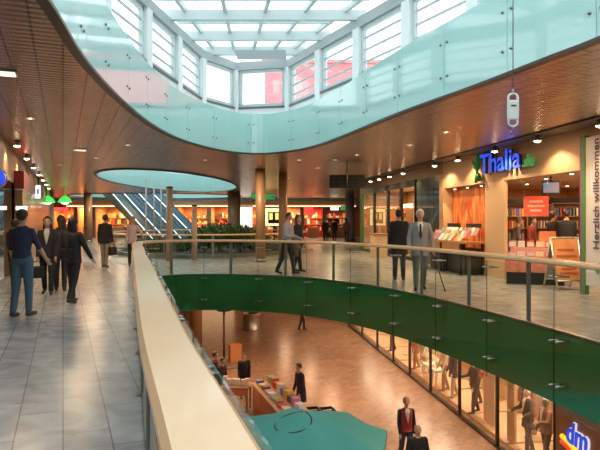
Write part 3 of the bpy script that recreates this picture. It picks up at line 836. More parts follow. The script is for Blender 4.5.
# projecting wood block with red fascia
pk = thing('shop_portal', 'wood-clad projecting shop portal with red fascia on the left side', 'shop front')
lbox(MB(), 16.35, 20.0, -.22, -.02, 0, 2.5).build('wood_panel', M_WOODP, pk)
lbox(MB(), 16.33, 20.0, -.26, -.02, 2.5, 3.0).build('fascia', mat('red_fascia', (.42, .025, .025), .4), pk)
lbox(MB(), 16.3, 20.0, -.24, -.02, 2.46, 2.5).build('trim', M_STEEL, pk)
p = on(23, 16.2, 1.92)
t = thing('lit_notice', 'small lit white notice panel on the wood portal above the man in navy', 'sign', on(22, 16.18, 1.95), R(4))
MB().box((0, 0, 0), (.33, .05, .12)).build('frame', M_STEEL, t); MB().box((0, -.03, 0), (.3, .01, .1)).build('face', emis('notice_white', (1, .9, .78), 2.2), t)
# blue round sign at frame edge
t = thing('round_blue_sign', 'round blue illuminated sign over the mirror glass at the left edge', 'sign', at(-3, 178, 13.2), R(10))
rotq = Matrix.Rotation(R(90), 4, 'X')
mb = MB(); mb.lathe([(.20, -.05), (.22, -.04), (.22, .04), (.20, .05)], n=24); mb.bm.transform(rotq); mb.build('case', M_STEEL, t)
mb = MB(); mb.lathe([(.19, .0), (.19, .052)], n=24); mb.bm.transform(rotq); mb.build('face', emis('blue_face', (.02, .06, .9), 1.2), t)
MB().box((-.35, .05, 0), (.4, .04, .05)).build('arm', M_DARKM, t)
# blade sign
t = thing('blade_sign', 'narrow white lit blade sign hanging beyond the red fascia on the left', 'sign', at(38.5, 192, 26.0), 0)
MB().box((0, 0, 0), (.24, .08, .62)).build('case', M_STEEL, t)
MB().box((0, -.045, 0), (.21, .01, .58)).build('face', emis('blade_white', (.85, .9, 1), 1.5), t)
MB().box((0, -.052, .02), (.08, .006, .22)).build('mark', mat('blade_mark', (.35, .4, .6), .5), t)
MB().box((0, 0, .5), (.03, .03, .42)).build('bracket', M_DARKM, t)
# green lamps
for (px, lb) in [(48, 'green glowing pendant lamp over the left walkway, the left one of two'), (65, 'green glowing pendant lamp over the left walkway, beside the crowd')]:
    t = thing('green_pendant', lb, 'pendant lamp', on(px, 36, CEIL), 0, 'green pendants over the left walkway')
    MB().tube((0, 0, 0), (0, 0, -.5), .03).build('stem', emis('green_stem', (.05, .5, .08), .6), t)
    MB().lathe([(.08, -.45), (.3, -.62), (.42, -.85), (.4, -.87), (.26, -.64), (.06, -.5)], n=18).build('shade', emis('green_glow', (.08, .75, .12), 1.1), t)
    MB().ell((0, 0, -.85), (.24, .24, .14)).build('bulb', emis('green_white', (.6, 1, .6), 3.5), t)
for (px, py, d, lb) in [(256, 196, 44, 'green lit exit sign by the near wood-clad column'), (345, 208, 50, 'green lit exit sign over the far right shop'), (270, 197, 44, 'green lit exit sign between the two wood-clad columns')]:
    t = thing('exit_sign', lb, 'sign', at(px, py, d))
    MB().box((0, 0, 0), (.75, .12, .38)).build('case', M_STEEL, t); MB().box((0, -.065, 0), (.7, .01, .33)).build('face', emis('exit_green', (.04, .45, .1), .7), t)
    mb = MB(); mb.box((.1, -.073, 0), (.25, .005, .06)); mb.prism([(0, 0)]*0 or [(.2, -.07), (.32, -.07), (.2, -.075)], -.08, .08)
    mb.build('arrow', M_WHITE, t)
    MB().tube((0, 0, .19), (0, 0, CEIL-t.location.z), .015).build('pole', M_DARKM, t)

# --------------------------------------------------------- columns
for k, (px, d, r, m, lb) in enumerate([(260.5, 22.5, .19, M_WOODP, 'wood-clad round column left of the couple, the nearer one'), (283, 24, .18, M_WOODP, 'wood-clad round column directly behind the couple'),
                                  (234, 41, .45, M_WOODP, 'wood-clad round column right of the far roof opening, behind the trees'), (88, 43, .3, M_WOODP, 'brown round column left of the escalators'),
                                  (48.5, 43, .34, M_GREYW, 'pale grey round column below the green pendants'), (350, 46, .36, mat('pale_column', (.6, .55, .55), .5), 'pale column at the far right end of the mall')]):
    t = thing('column', lb, 'column', on(px, d)); t['kind'] = 'structure'
    MB().lathe([(r, .0), (r, CEIL)], n=24).build('shaft', m, t); MB().lathe([(r*1.1, 0), (r*1.1, .12)], n=24).build('base', M_STEELD, t)
for (px, d, r, ytop, lb) in [(169.5, 23.2, .13, 188, 'tall round wooden post with dark cap in front of the escalators'), (194.5, 23.6, .11, 206, 'shorter round wooden post left of the dark green trees')]:
    zt = at(0, ytop, d).z
    t = thing('wooden_post', lb, 'post', on(px, d), 0, 'round wooden posts by the second opening')
    MB().lathe([(r, 0), (r, zt)], n=18).build('shaft', mat('pale_post_wood', (.5, .38, .27), .5, var=.1), t)
    MB().lathe([(r*1.05, zt), (r*1.05, zt+.05), (r*.7, zt+.06)], n=18).build('cap', M_DARKM, t)
for k, px in enumerate([146, 154, 161]):
    MB().tube((0, 0, 0), (0, 0, 3.5), .035, n=10).build('steel_pole', mat('pale_pole', (.5, .48, .45), .4), loc=on(px, 27.0+k*1.5, 0), label='thin pale steel pole in front of the escalators, %s from the left' % ORD[k], cat='pole', group='thin poles in front of the escalators')

# --------------------------------------------------------- escalators
def escalator(label, base, rz):
    t = thing('escalator', label, 'escalator', base, rz, 'escalators rising to the upper level')
    run, rise, w = 8.05, 4.65, 1.0
    sl = math.atan2(rise, run)
    for s, nm in ((-w/2, 0), (w/2, 0)):
        MB().rings([[Vector((x, s-.06, z)), Vector((x, s+.06, z)), Vector((x, s+.06, z-h)), Vector((x, s-.06, z-h))] for x, z, h in ((-.8, .25, .25), (.0, .25, .3), (run, rise+.2, .9))], True, False, False).build('truss_side', mat('escalator_cladding', (.2, .17, .15), .35, .4), t)
        MB().rings([[Vector((x, s-.01, z)), Vector((x, s+.01, z)), Vector((x, s+.01, z+h)), Vector((x, s-.01, z+h))] for x, z, h in ((-.6, .25, .5), (.0, .25, .72), (run, rise+.2, .72))], True, False, False).build('balustrade', mat('escalator_blue_panel', (.24, .38, .45), .15, coat=.4), t)
        MB().path([(-.7, s, .6), (-.5, s, .95), (0, s, 1.02), (run, s, rise+.98)], .045, 8).build('handrail', M_BLACK, t)
        MB().path([(-.1, s-.03, .28), (run, s-.03, rise+.26)], .06, 6).build('light_strip', emis('escalator_light', (.85, .93, 1.0), 2.2), t)
    n = 22; rs = []
    for k in range(n):
        x = run*k/n; z = rise*k/n
        rs += [[Vector((x, y, z+.02)) for y in (-w/2+.06, w/2-.06)]+[Vector((x, y, z-.3)) for y in (w/2-.06, -w/2+.06)],
               [Vector((x+.001, y, z+rise/n)) for y in (-w/2+.06, w/2-.06)]+[Vector((x, y, z-.3)) for y in (w/2-.06, -w/2+.06)]]
    MB().rings(rs, True, False, False).build('steps', mat('escalator_steps', (.1, .1, .11), .5, .5), t)
    return t
for k in range(3):
    escalator('escalator with pale blue sides rising to the upper level, %s from the left' % ORD[k], (-10.1+.95*k*1.0, 41.6+.94*k, 0), math.atan2(.71, -.70))

# --------------------------------------------------------- trees in the second opening
def leafy(name, label, cat, c, r, trunk_z, n, m, group=None, ls=.14):
    t = thing(name, label, cat, (c[0], c[1], trunk_z), 0, group)
    h = c[2]-trunk_z
    mb = MB(); rnd = random.Random(int(c[0]*100)+n)
    mb.path([(0, 0, 0), (.03, .02, h*.4), (-.02, .03, h*.75), (0, 0, h)], .06, 7)
    for k in range(5):
        a_ = k*1.3; mb.path([(0, 0, h*.7), (.4*r[0]*math.cos(a_), .4*r[1]*math.sin(a_), h+.1*k*r[2]/3)], .025, 5)
    mb.build('trunk', mat('bark', (.12, .08, .05), .8), t)
    mb = MB()
    for k in range(n):
        v = Vector((rnd.gauss(0, 1), rnd.gauss(0, 1), rnd.gauss(0, 1))).normalized()*(rnd.random()**.4)
        p = Vector((v.x*r[0], v.y*r[1], h+v.z*r[2]))
        q = Euler((rnd.uniform(0, 6.3), rnd.uniform(0, 6.3), rnd.uniform(0, 6.3))).to_matrix(); s = ls*rnd.uniform(.6, 1.3)
        mb.mi = 0 if rnd.random() < .6 else 1
        mb.poly([p, p+q @ Vector((s*.4, s*.3, .02)), p+q @ Vector((s*1.2, 0, 0)), p+q @ Vector((s*.4, -s*.3, .02))])
    mb.build('foliage', [mat('leaf_dark', (.035, .10, .03), .5), mat('leaf_mid', (.10, .24, .06), .5)], t, norm=False)
    return t
for k, (px, top_, d, rxx, lb) in enumerate([(203, 226, 27.0, .75, 'dark leafy shrub behind the second railing, by the short wooden post'), (219, 219, 27.6, .95, 'tallest dark leafy shrub in the middle of the planting bed'),
                             (240, 223, 27.3, .9, 'dark leafy shrub right of the tallest one'), (256, 229, 26.6, .62, 'dark leafy shrub beside the near wood-clad column'), (154, 238, 27.5, .7, 'low dark leafy shrub below the escalators'), (182, 240, 27.5, .55, 'low dark leafy shrub between the two wooden posts')]):
    zt = at(px, top_, d).z; rz_ = (zt-.16)/2
    leafy('shrub', lb, 'shrub', Vector((on(px, d).x, d, .16+rz_)), (rxx, rxx, rz_*.82), .145, 1300, None, 'shrubs in the planting bed')

# --------------------------------------------------------- far shops at the back
bk = struct('wall_back_shops')
BD = 52.6
MB().box((-8, BD, 3.2), (30, .2, .74)).build('fascia', mat('peach_fascia', (.75, .42, .25), .5), bk)
MB().box((-8, BD-.15, CEIL-.13), (30, .1, .22)).build('teal_strip', M_TEAL, bk)
MB().box((-8, BD-.14, 2.86), (26, .06, .07)).build('light_line', emis('warm_line', (1, .72, .4), 3.0), bk)
xs = [-23, -20.2, -18.6, -15.2, -11.2, -8.2, -5.2, -2.2, .2, 2.2, 4.6]
for k, x in enumerate(xs):
    MB().box((x, BD, 1.42), (.35, .3, 2.84)).build('pier', M_WOODP, bk)
fcol = [((.95, .3, .08), 'orange'), ((.95, .38, .12), 'orange-red'), ((1, .45, .15), 'amber'), ((.05, .045, .04), 'dark'), ((1, .42, .15), 'amber'), ((1, .4, .14), 'orange'), ((.95, .3, .12), 'red'), ((1, .6, .3), 'cream'), ((.75, .06, .05), 'red'), ((.25, .05, .03), 'dark red')]
for k in range(len(xs)-1):
    x0, x1 = xs[k], xs[k+1]; xc = (x0+x1)/2; w_ = x1-x0
    col, cn = fcol[k]
    t = thing('far_shop', '%s-toned lit shop at the far end, %s from the left' % (cn, ORD[k]), 'shop front', (xc, BD, 0))
    MB().box((0, 3.4, 1.42), (w_-.02, .1, 2.84)).build('rear_wall', mat('far_wall_%d' % k, col, .6, var=.3, scale=1.3), t)
    MB().box((-w_/2+.06, 1.75, 1.42), (.1, 3.2, 2.84)).build('side_wall', mat('far_wall_%d' % k, col), t)
    for z in (.6, 1.2, 1.8):
        MB().box((0, 2.9, z), (w_*.85, .4, .05)).build('shelf', M_WOODP, t)
    rnd = random.Random(k)
    mb = MB()
    for z in (.63, 1.23, 1.83):
        u = -w_*.4
        while u < w_*.38:
            bw = rnd.uniform(.12, .4); mb.mi = rnd.randrange(4); hh = rnd.uniform(.15, .5); bw = min(bw, w_*.44-u); mb.box((u+bw/2, 2.85, z+hh/2), (bw*.85, .25, hh)); u += bw
    o = mb.build('merchandise', [mat('goods_a', (.85, .7, .5), .5), mat('goods_b', (.7, .12, .06), .5), mat('goods_c', (.9, .5, .15), .5), mat('goods_d', (.12, .08, .06), .5)], t); o['kind'] = 'stuff'
    MB().box((0, .9, .5), (w_*.5, .6, 1.0), bev=.02).build('counter', mat('far_counter', (.6, .35, .2), .5), t)
    if cn != 'dark': lamp('AREA', (xc, BD+1.5, 2.78), 150 if cn != 'dark red' else 50, (1, .62, .34), 1.2)
# signs at the far end
def far_sign(label, px, py, w, h, m, d=52.2):
    t = thing('shop_sign', label, 'sign', at(px, py, d)); MB().box((0, 0, 0), (w, .16, h)).build('case', M_STEELD, t); MB().box((0, -.09, 0), (w*.94, .02, h*.9)).build('face', m, t); return t
far_sign('small bright red square sign over the far shop', 308.5, 211, .9, .8, emis('sign_red', (.95, .06, .04), 1.5))
far_sign('white lit sign over the dark far shop', 334.5, 208.5, .75, .32, emis('sign_white', (1, .92, .8), 2.5))
far_sign('long red lit sign over the far left shop', 59, 209, 1.9, .3, emis('sign_red2', (1, .07, .08), 1.6))
far_sign('tall red lit panel by the pale grey column', 40.5, 214, .4, 1.2, emis('sign_red3', (.9, .05, .04), 1.0))
t = far_sign('bright yellow and white menu board behind the couple', 274, 217, 1.25, 1.3, emis('sign_yellow', (1, .85, .35), 1.8), 40)
MB().box((0, -.11, -.05), (.8, .02, .8)).build('panel', M_BLACK, t)
for u in (-.2, .2): MB().box((u, -.125, .05), (.22, .01, .45)).build('print', emis('menu_print', (1, .8, .2), 1.2), t); MB().box((0, 0, -1.15), (.1, .1, 1.3)).build('stand', M_DARKM, t)
far_sign('white lit poster on the far wall left of the wood-clad column', 245, 217, 1.4, 2.0, emis('poster_white', (1, .9, .75), 1.6))

# --------------------------------------------------------- people
def catpoints(): pass
def person(label, loc, face, H=1.75, top=(.05, .05, .06), legs=(.04, .04, .05), shoe=(.03, .03, .03), hair=(.05, .03, .02), hairstyle='short', skin=None,
           legL=(8, 5), legR=(-8, 10), armL=(5, 6, 15), armR=(5, 6, 15), lean=0, head=(0, 0), coat=None, coat_len=.55, forearm=None, sit=False,
           name='person', cat='person', fat=1.0, shirt=None, tie=None, vox=.016, group=None, drop=None, woman=False):
    s = H/1.75
    t = thing(name, label, cat, loc, face, group)
    mats = [M_SKIN if skin is None else mat('skin_%.2f_%.2f_%.2f' % skin, skin, .55), mat('cloth_%.3f_%.3f_%.3f' % top, top, .8), mat('cloth_%.3f_%.3f_%.3f' % legs, legs, .8), mat('shoe_%.2f_%.2f_%.2f' % shoe, shoe, .5), M_EYE, M_LIP]
    PEL = Vector((0, 0, .93))
    LR = Matrix.Rotation(R(lean), 3, 'X')
    def up(v): v = Vector(v); return PEL+LR @ (v-PEL)
    segs = []  # (p0,p1,r0,r1,mat)
    def seg(a, c, r0, r1, m): segs.append((Vector(a), Vector(c), r0, r1, m))
    # legs
    feet = []
    lowest = 9
    for sd, (a, k) in ((1, legL), (-1, legR)):
        hip = Vector((sd*.09, 0, .91)); th, sh = .42, .41
        kn = hip+Vector((0, -math.sin(R(a)), -math.cos(R(a))))*th
        b_ = a-k
        an = kn+Vector((0, -math.sin(R(b_)), -math.cos(R(b_))))*sh
        pit = max(-35, min(10, b_*.6))
        fd = Vector((sd*.12, -math.cos(R(pit)), math.sin(R(pit)) if pit < 0 else 0)).normalized()
        heel = an+Vector((0, .035, -.045)); toe = an+fd*.16+Vector((0, 0, -.05))
        seg(hip, kn, .094*fat, .070, 2); seg(kn, an+Vector((0, 0, .02)), .068, .056, 2); seg(heel, toe, .042, .034, 3); seg(an, heel, .042, .042, 3)
        lowest = min(lowest, heel.z-.042, toe.z-.034)
    dz = -lowest
    # arms
    hands = []
    for sd, (a, ab, e) in ((1, armL), (-1, armR)):
        shd = up((sd*.165*(.92 if woman else 1), 0, 1.395))
        ua = Vector((sd*math.sin(R(ab)), -math.sin(R(a))*math.cos(R(ab)), -math.cos(R(a))*math.cos(R(ab))))
        el_ = shd+ua*.29
        fa = Vector((sd*math.sin(R(ab*.4-e*.12)), -math.sin(R(a+e)), -math.cos(R(a+e)))).normalized()
        wr = el_+fa*.25
        seg(shd, el_, (.058 if not coat else .068)*fat, .047 if not coat else .055, 1); seg(el_, wr, .045 if not coat else .054, .030 if not coat else .042, 0 if forearm == 'skin' else 1)
        seg(wr, wr+fa*.085, .028, .033, 0); hands.append((sd, wr, fa))
    # neck / head
    nb = up((0, 0, 1.44)); HC = up((0, -.02, 1.635))
    seg(nb, HC, .053, .052, 0)
    HR = LR @ Matrix.Rotation(R(head[0]), 3, 'Z') @ Matrix.Rotation(R(head[1]), 3, 'X')
    mb = MB()
    for a, c, r0, r1, m in segs: mb.tube(a, c, r0, r1, 12, True, True)
    tor = [(.84, .10, .085), (.90, .152, .108), (.97, .158, .108), (1.08, .138, .1), (1.2, .155, .112), (1.32, .178, .118), (1.41, .178, .1), (1.46, .12, .075), (1.49, .06, .055)]
    if woman: tor = [(.84, .11, .09), (.90, .165, .112), (.97, .158, .105), (1.08, .122, .09), (1.2, .140, .112), (1.30, .155, .125), (1.39, .16, .1), (1.45, .11, .07), (1.49, .05, .05)]
    mb.rings([[up((rx_*fat*math.cos(2*math.pi*j/18), ry_*fat*math.sin(2*math.pi*j/18), z)) for j in range(18)] for z, rx_, ry_ in tor], True)
    # head: skull + jaw + nose + ears
    mb.ell(HC+HR @ Vector((0, .012, .02)), (.076, .094, .098), 16, 12, HR)
    mb.ell(HC+HR @ Vector((0, -.025, -.045)), (.058, .066, .068), 14, 9, HR)
    mb.tube(HC+HR @ Vector((0, -.088, .015)), HC+HR @ Vector((0, -.106, -.022)), .011, .017, 8, True, True)
    for sd in (-1, 1): mb.ell(HC+HR @ Vector((sd*.078, .012, -.005)), (.012, .024, .034), 8, 6, HR)
    me = bpy.data.meshes.new('b'); mb.bm.to_mesh(me); mb.bm.free()
    o = bpy.data.objects.new('body', me); COL.objects.link(o)
    rm = o.modifiers.new('r', 'REMESH'); rm.mode = 'VOXEL'; rm.voxel_size = vox; rm.use_smooth_shade = True
    sm = o.modifiers.new('s', 'SMOOTH'); sm.factor = .5; sm.iterations = 2
    dg = bpy.context.evaluated_depsgraph_get(); dg.update()
    m2 = bpy.data.meshes.new_from_object(o.evaluated_get(dg)); o.modifiers.clear()
    bm = bmesh.new(); bm.from_mesh(m2); bpy.data.meshes.remove(m2)
    segs.append((up((0, 0, .97)), up((0, 0, 1.29)), .15, .15, 1))
    segs.append((up((-.12, 0, 1.40)), up((-.08, 0, 1.41)), .07, .065, 1)); segs.append((up((.12, 0, 1.40)), up((.08, 0, 1.41)), .07, .065, 1)); segs.append((up((0, 0, 1.30)), up((0, 0, 1.35)), .12, .12, 1)); segs.append((up((0, 0, .86)), up((0, 0, .92)), .15, .15, 2)); segs.append((HC, HC+HR @ Vector((0, 0, .03)), .09, .09, 0))
    def sd_(p, sg):
        a, c, r0, r1, m = sg; ab = c-a; t_ = max(0, min(1, (p-a).dot(ab)/ab.length_squared)); return (p-(a+ab*t_)).length-(r0+(r1-r0)*t_)
    for f in bm.faces:
        p = f.calc_center_median(); f.material_index = min(segs, key=lambda g: sd_(p, g))[4]; f.smooth = True
    # extra islands: fingers, eyes, mouth
    ex = MB(); ex.bm.free(); ex.bm = bm
    for sd, wr, fa in hands:
        ex.mi = 0
        side = Vector((0, -1, 0)) - fa*fa.dot(Vector((0, -1, 0)))
        if side.length < .2: side = Vector((sd, 0, 0))
        side.normalize(); inn = fa.cross(side)*(-sd)
        k0 = wr+fa*.085
        for q, ln in enumerate((.062, .072, .068, .052)):
            b0 = k0+side*(.024-.016*q)+fa*.005; mid = b0+fa*ln*.55+inn*.006; ex.tube(b0-fa*.02, mid, .0088, .008, 6, True, True); ex.tube(mid, mid+fa*ln*.38+inn*.022, .008, .0068, 6, True, True)
        b0 = wr+fa*.03+side*.026; ex.tube(b0, b0+fa*.04+side*.022+inn*.01, .011, .009, 6, True, True); ex.tube(b0+fa*.04+side*.022+inn*.01, b0+fa*.068+side*.024+inn*.02, .009, .007, 6, True, True)
    ex.mi = 4
    for sd in (-1, 1): ex.ell(HC+HR @ Vector((sd*.03, -.080, .018)), (.012, .008, .007), 8, 5, HR)
    ex.mi = 5; ex.ell(HC+HR @ Vector((0, -.088, -.05)), (.022, .007, .006), 8, 5, HR)
    me.clear_geometry() if hasattr(me, 'clear_geometry') else None
    bm.to_mesh(me); bm.free()
    for m in mats: me.materials.append(m)
    T = Matrix.Diagonal((s, s, s, 1)) @ Matrix.Translation((0, 0, dz))
    if drop is not None: T = Matrix.Diagonal((s, s, s, 1)) @ Matrix.Translation((0, 0, drop))
    me.transform(T); o.parent = t
    def part(mbx, nm, m): 
        mbx.bm.transform(T); return mbx.build(nm, m, t)
    # hair
    if hairstyle != 'bald' and hairstyle != 'none':
        hm = MB(); rg = []
        big = .012 if hairstyle == 'short' else .02
        N = 20
        for i in range(11):
            th = R(90-i*14)
            row = []
            for j in range(N):
                ph = 2*math.pi*j/N
                front = -math.sin(ph)  # 1 at the face
                lim = 1.0
                tt = th
                if front > 0.35: tt = max(th, R(38))
                elif front > -.05: tt = max(th, R(-4))
                elif front > -.5: tt = max(th, R(-30))
                w = Vector(((.077+big)*math.cos(tt)*math.cos(ph), (.096+big)*math.cos(tt)*math.sin(ph), (.099+big)*math.sin(tt)))
                w *= 1+.03*noise.noise(w*40)
                row.append(HC+HR @ (Vector((0, .014, .022))+w))
            rg.append(row)
        hm.rings(rg, True)
        if hairstyle == 'long':
            hm.rings([[HC+HR @ Vector((rx_*math.cos(2*math.pi*j/12), .06+ry_*math.sin(2*math.pi*j/12), z)) for j in range(12)] for z, rx_, ry_ in ((.06, .08, .05), (-.03, .096, .06), (-.12, .105, .055), (-.22, .09, .045), (-.28, .05, .03))], True)
        part(hm, 'hair', mat('hair_%.2f_%.2f_%.2f' % hair, hair, .6))
    if coat:
        zt, zb2 = 1.475, 1.42-coat_len*1.0
        cm = MB(); lv = [(1.470, .064, .058), (1.455, .115, .080), (1.425, .165, .102), (1.36, .186, .122), (1.25, .178, .134), (1.12, .164, .128), (1.0, .172, .130), (.9, .182, .137), (.75, .192, .15), (.6, .2, .16), (.45, .205, .165)]
        if woman: lv = [(z, a_*.92, b2*.97) for z, a_, b2 in lv]
        lv = [q for q in lv if q[0] > zb2]; lv.append((zb2, lv[-1][1]+.004, lv[-1][2]+.004))
        cm.rings([[(up if z > .9 else (lambda v: Vector(v)+(up((0, 0, .9))-Vector((0, 0, .9)))))((rx_*fat*math.cos(2*math.pi*(j+.5)/24), ry_*fat*math.sin(2*math.pi*(j+.5)/24), z)) for j in range(24)] for z, rx_, ry_ in lv], True)
        part(cm, 'coat', mat('cloth_%.3f_%.3f_%.3f' % coat, coat, .8))
        if shirt:
            sm_ = MB(); f0 = fat
            pts = [(0, -.150*f0, 1.12), (.062, -.118*f0, 1.40), (.045, -.078, 1.475), (-.045, -.078, 1.475), (-.062, -.118*f0, 1.40)]
            sm_.rings([[up(p_) for p_ in pts], [up((x, y-.012, z)) for x, y, z in pts]], True, False, False)
            part(sm_, 'shirt_front', mat('cloth_%.3f_%.3f_%.3f' % shirt, shirt, .8))
        if tie:
            tm = MB(); pts = [(0, -.168*fat, 1.10), (.03, -.163*fat, 1.18), (.016, -.13*fat, 1.44), (-.016, -.13*fat, 1.44), (-.03, -.163*fat, 1.18)]
            tm.rings([[up(p_) for p_ in pts], [up((x, y-.01, z)) for x, y, z in pts]], True, False, False); part(tm, 'tie', mat('cloth_%.3f_%.3f_%.3f' % tie, tie, .7))
    hp = [(sd, (T @ (wr+fa*.1))) for sd, wr, fa in hands]
    t['_h'] = 0; del t['_h']
    return t, {('L' if sd > 0 else 'R'): t.matrix_basis @ p_ for sd, p_ in hp}
AWAY = R(180)
BLK = (.018, .018, .02); JEAN = (.075, .135, .19); NAVY = (.03, .035, .075)
# left walkway
person('man seen from behind in navy shirt and blue jeans on the left walkway', on(22, 9.75), R(172), 1.78, top=NAVY, legs=JEAN, shoe=(.06, .05, .05), hair=(.02, .015, .012), legL=(-3, 8), legR=(6, 5), armL=(4, 8, 12), armR=(16, 18, 24), forearm='skin', fat=1.08)
w1, h1 = person('woman in black jacket over pale top walking towards the viewer beside the navy-shirt man', on(47.5, 12.7), R(15), 1.68, top=BLK, legs=BLK, hair=(.03, .02, .015), hairstyle='long', coat=BLK, coat_len=.6, shirt=(.5, .48, .46), legL=(10, 6), legR=(-9, 14), woman=True)
w2, h2 = person('woman in black seen from behind with shoulder bag on the left walkway', on(73, 11.4), R(165), 1.66, top=BLK, legs=(.022, .022, .024), hair=(.012, .01, .01), hairstyle='long', coat=(.02, .02, .022), coat_len=.6, legL=(10, 4), legR=(-9, 16), armR=(10, 24, 25), armL=(0, 12, 20), woman=True, fat=1.08)
person('dark-haired woman half hidden between the two black-clad women', on(60.5, 13.3), R(200), 1.7, top=(.05, .05, .06), legs=(.05, .04, .04), hair=(.05, .025, .015), hairstyle='long', head=(40, 0), woman=True)
person('person in dark trousers half hidden ahead of the navy-shirt man', on(15, 13.4), R(175), 1.62, top=(.06, .04, .04), legs=(.02, .02, .022))
m6, h6 = person('man seen from behind in black jacket and khaki trousers walking toward the escalators', on(105, 19.8), R(178), 1.78, top=BLK, legs=(.30, .25, .2), coat=BLK, coat_len=.62, legL=(6, 4), legR=(-6, 10), armR=(0, 10, 10), armL=(2, 10, 10))
w7, h7 = person('woman in white and pink patterned jacket beside the end of the wooden rail', on(132.5, 20.4), R(20), 1.72, top=(.62, .45, .46), legs=(.03, .03, .035), hair=(.35, .24, .14), hairstyle='long', coat=(.66, .5, .52), coat_len=.62, legL=(20, 10), legR=(-8, 5), armL=(30, 30, 30), woman=True)
def bag(label, loc, rz, sz, m, strap, name='handbag'):
    t = thing(name, label, 'bag', loc, rz)
    MB().box((0, 0, 0), sz, bev=min(sz)*.25).build('body', m, t)
    MB().path([(-sz[0]*.35, 0, sz[2]*.45), (-sz[0]*.25, 0, sz[2]*.5+strap*.8), (0, 0, sz[2]*.5+strap), (sz[0]*.25, 0, sz[2]*.5+strap*.8), (sz[0]*.35, 0, sz[2]*.45)], .012, 6).build('handle', m, t)
    return t
MLEA = mat('black_leather', (.015, .014, .014), .35)
bag('black shoulder bag hanging at the side of the woman seen from behind', on(65.5, 11.2, .98), R(20), (.24, .10, .19), MLEA, .38)
hb_ = h1['R']; bag('dark shopping bag carried low by the woman in black jacket', (hb_.x-.02, hb_.y-.02, hb_.z-.25), R(30), (.3, .14, .26), MLEA, .1)
hh = h6['R']; bag('dark briefcase carried by the man walking toward the escalators', (hh.x, hh.y, hh.z-.22), R(70), (.36, .1, .28), MLEA, .07, 'briefcase')
# right walkway
_, hg8 = person('man in light grey shirt and dark trousers walking right behind the rail', on(287, 17.45), R(62), 1.84, top=(.42, .42, .45), legs=(.035, .035, .045), hair=(.06, .045, .035), legL=(15, 5), legR=(-12, 14), armL=(10, 5, 60), armR=(8, 8, 70), lean=4, fat=1.1)
person('person in black walking right next to the grey-shirt man', on(298, 18.2), R(62), 1.76, top=BLK, legs=BLK, hair=(.10, .05, .03), hairstyle='long', coat=BLK, coat_len=.65, legL=(-8, 12), legR=(12, 5), woman=True)
jk = hg8['R']
t = thing('folded_jacket', 'dark olive jacket draped over the forearm of the grey-shirt man', 'jacket', (jk.x-.05, jk.y-.06, jk.z-.02), R(70))
MB().rings([[Vector((x, y, z)) for x, y in ((-.17, -.05), (.14, -.06), (.15, .05), (-.16, .06))] for z in (.05, -.1, -.3, -.52)], True).build('cloth', mat('olive_cloth', (.12, .11, .07), .85, var=.2), t)
MB().rings([[Vector((x, y, z)) for x, y in ((-.2, -.03), (-.12, -.04), (-.11, .04), (-.19, .05))] for z in (.03, -.2, -.4)], True).build('sleeve', mat('olive_cloth', (1, 1, 1)), t)
person('man seen from behind in long dark coat by the lit shop window', on(399, 15.6), R(176), 1.88, top=BLK, legs=(.03, .03, .035), hair=(.03, .02, .015), coat=(.012, .012, .014), coat_len=.78, legL=(6, 4), legR=(-6, 8), fat=1.15, armL=(0, 12, 12), armR=(0, 12, 12))
m12, h12 = person('elderly white-haired man in grey suit jacket and dark tie walking behind the rail', on(420, 13.5), R(-8), 1.86, top=(.26, .27, .28), legs=(.16, .19, .21), shoe=(.02, .02, .02), hair=(.75, .73, .7), coat=(.27, .28, .29), coat_len=.68, shirt=(.75, .74, .72), tie=(.03, .03, .04), legL=(-8, 16), legR=(6, 2), armL=(6, 16, 14), armR=(8, 14, 24), fat=1.08, head=(8, 0))
hl = h12['L']; ft = Vector((hl.x+.25, hl.y-.05, .0))
t = thing('walking_stick', 'dark walking stick beside the elderly man in grey', 'walking stick', ft)
d_ = hl-ft
MB().path([(0, 0, .015), d_*.97, d_+Vector((.0, 0, .015)), d_+Vector((-.06, -.02, .03)), d_+Vector((-.1, -.03, .0))], .012, 7).build('shaft', mat('stick_wood', (.06, .04, .03), .4), t)
MB().tube((0, 0, 0), (0, 0, .04), .016).build('tip', M_BLACK, t)
for (px, d, hdg, c, lb, hs) in [(325.5, 41, 0, BLK, 'far person in black walking this way, leftmost of the three far walkers', 'short'), (334.5, 44, 180, (.03, .03, .035), 'far person in dark clothes, middle of the three far walkers', 'short'), (346.5, 41, 170, (.16, .07, .04), 'far person in brown coat, rightmost of the three far walkers', 'long')]:
    person(lb, on(px, d), R(hdg), 1.72, top=c, legs=(.03, .03, .03), coat=c, coat_len=.6, vox=.03, hairstyle=hs)
# inside the book shop
person('customer in black coat seen from behind inside the book shop, right of the poster', on(566, 15.9), R(150), 1.9, top=BLK, legs=BLK, coat=BLK, coat_len=.75, fat=1.2, vox=.02, lean=8)
person('customer in dark coat with raised arm, left of the black-coated customer in the shop', on(553, 16.9), R(110), 1.86, top=(.03, .025, .025), legs=BLK, coat=(.03, .025, .025), coat_len=.6, vox=.02, armL=(40, 10, 60))
person('customer in dark red top browsing beside the red poster', on(528.5, 18.2), R(40), 1.72, top=(.28, .05, .04), legs=BLK, vox=.02, hairstyle='long', lean=12)
person('customer in grey-brown coat bending over the books by the bookcase', on(514, 18.4), R(70), 1.7, top=(.16, .13, .13), legs=(.08, .08, .1), coat=(.16, .14, .14), coat_len=.6, vox=.02, lean=14, hair=(.25, .15, .08))

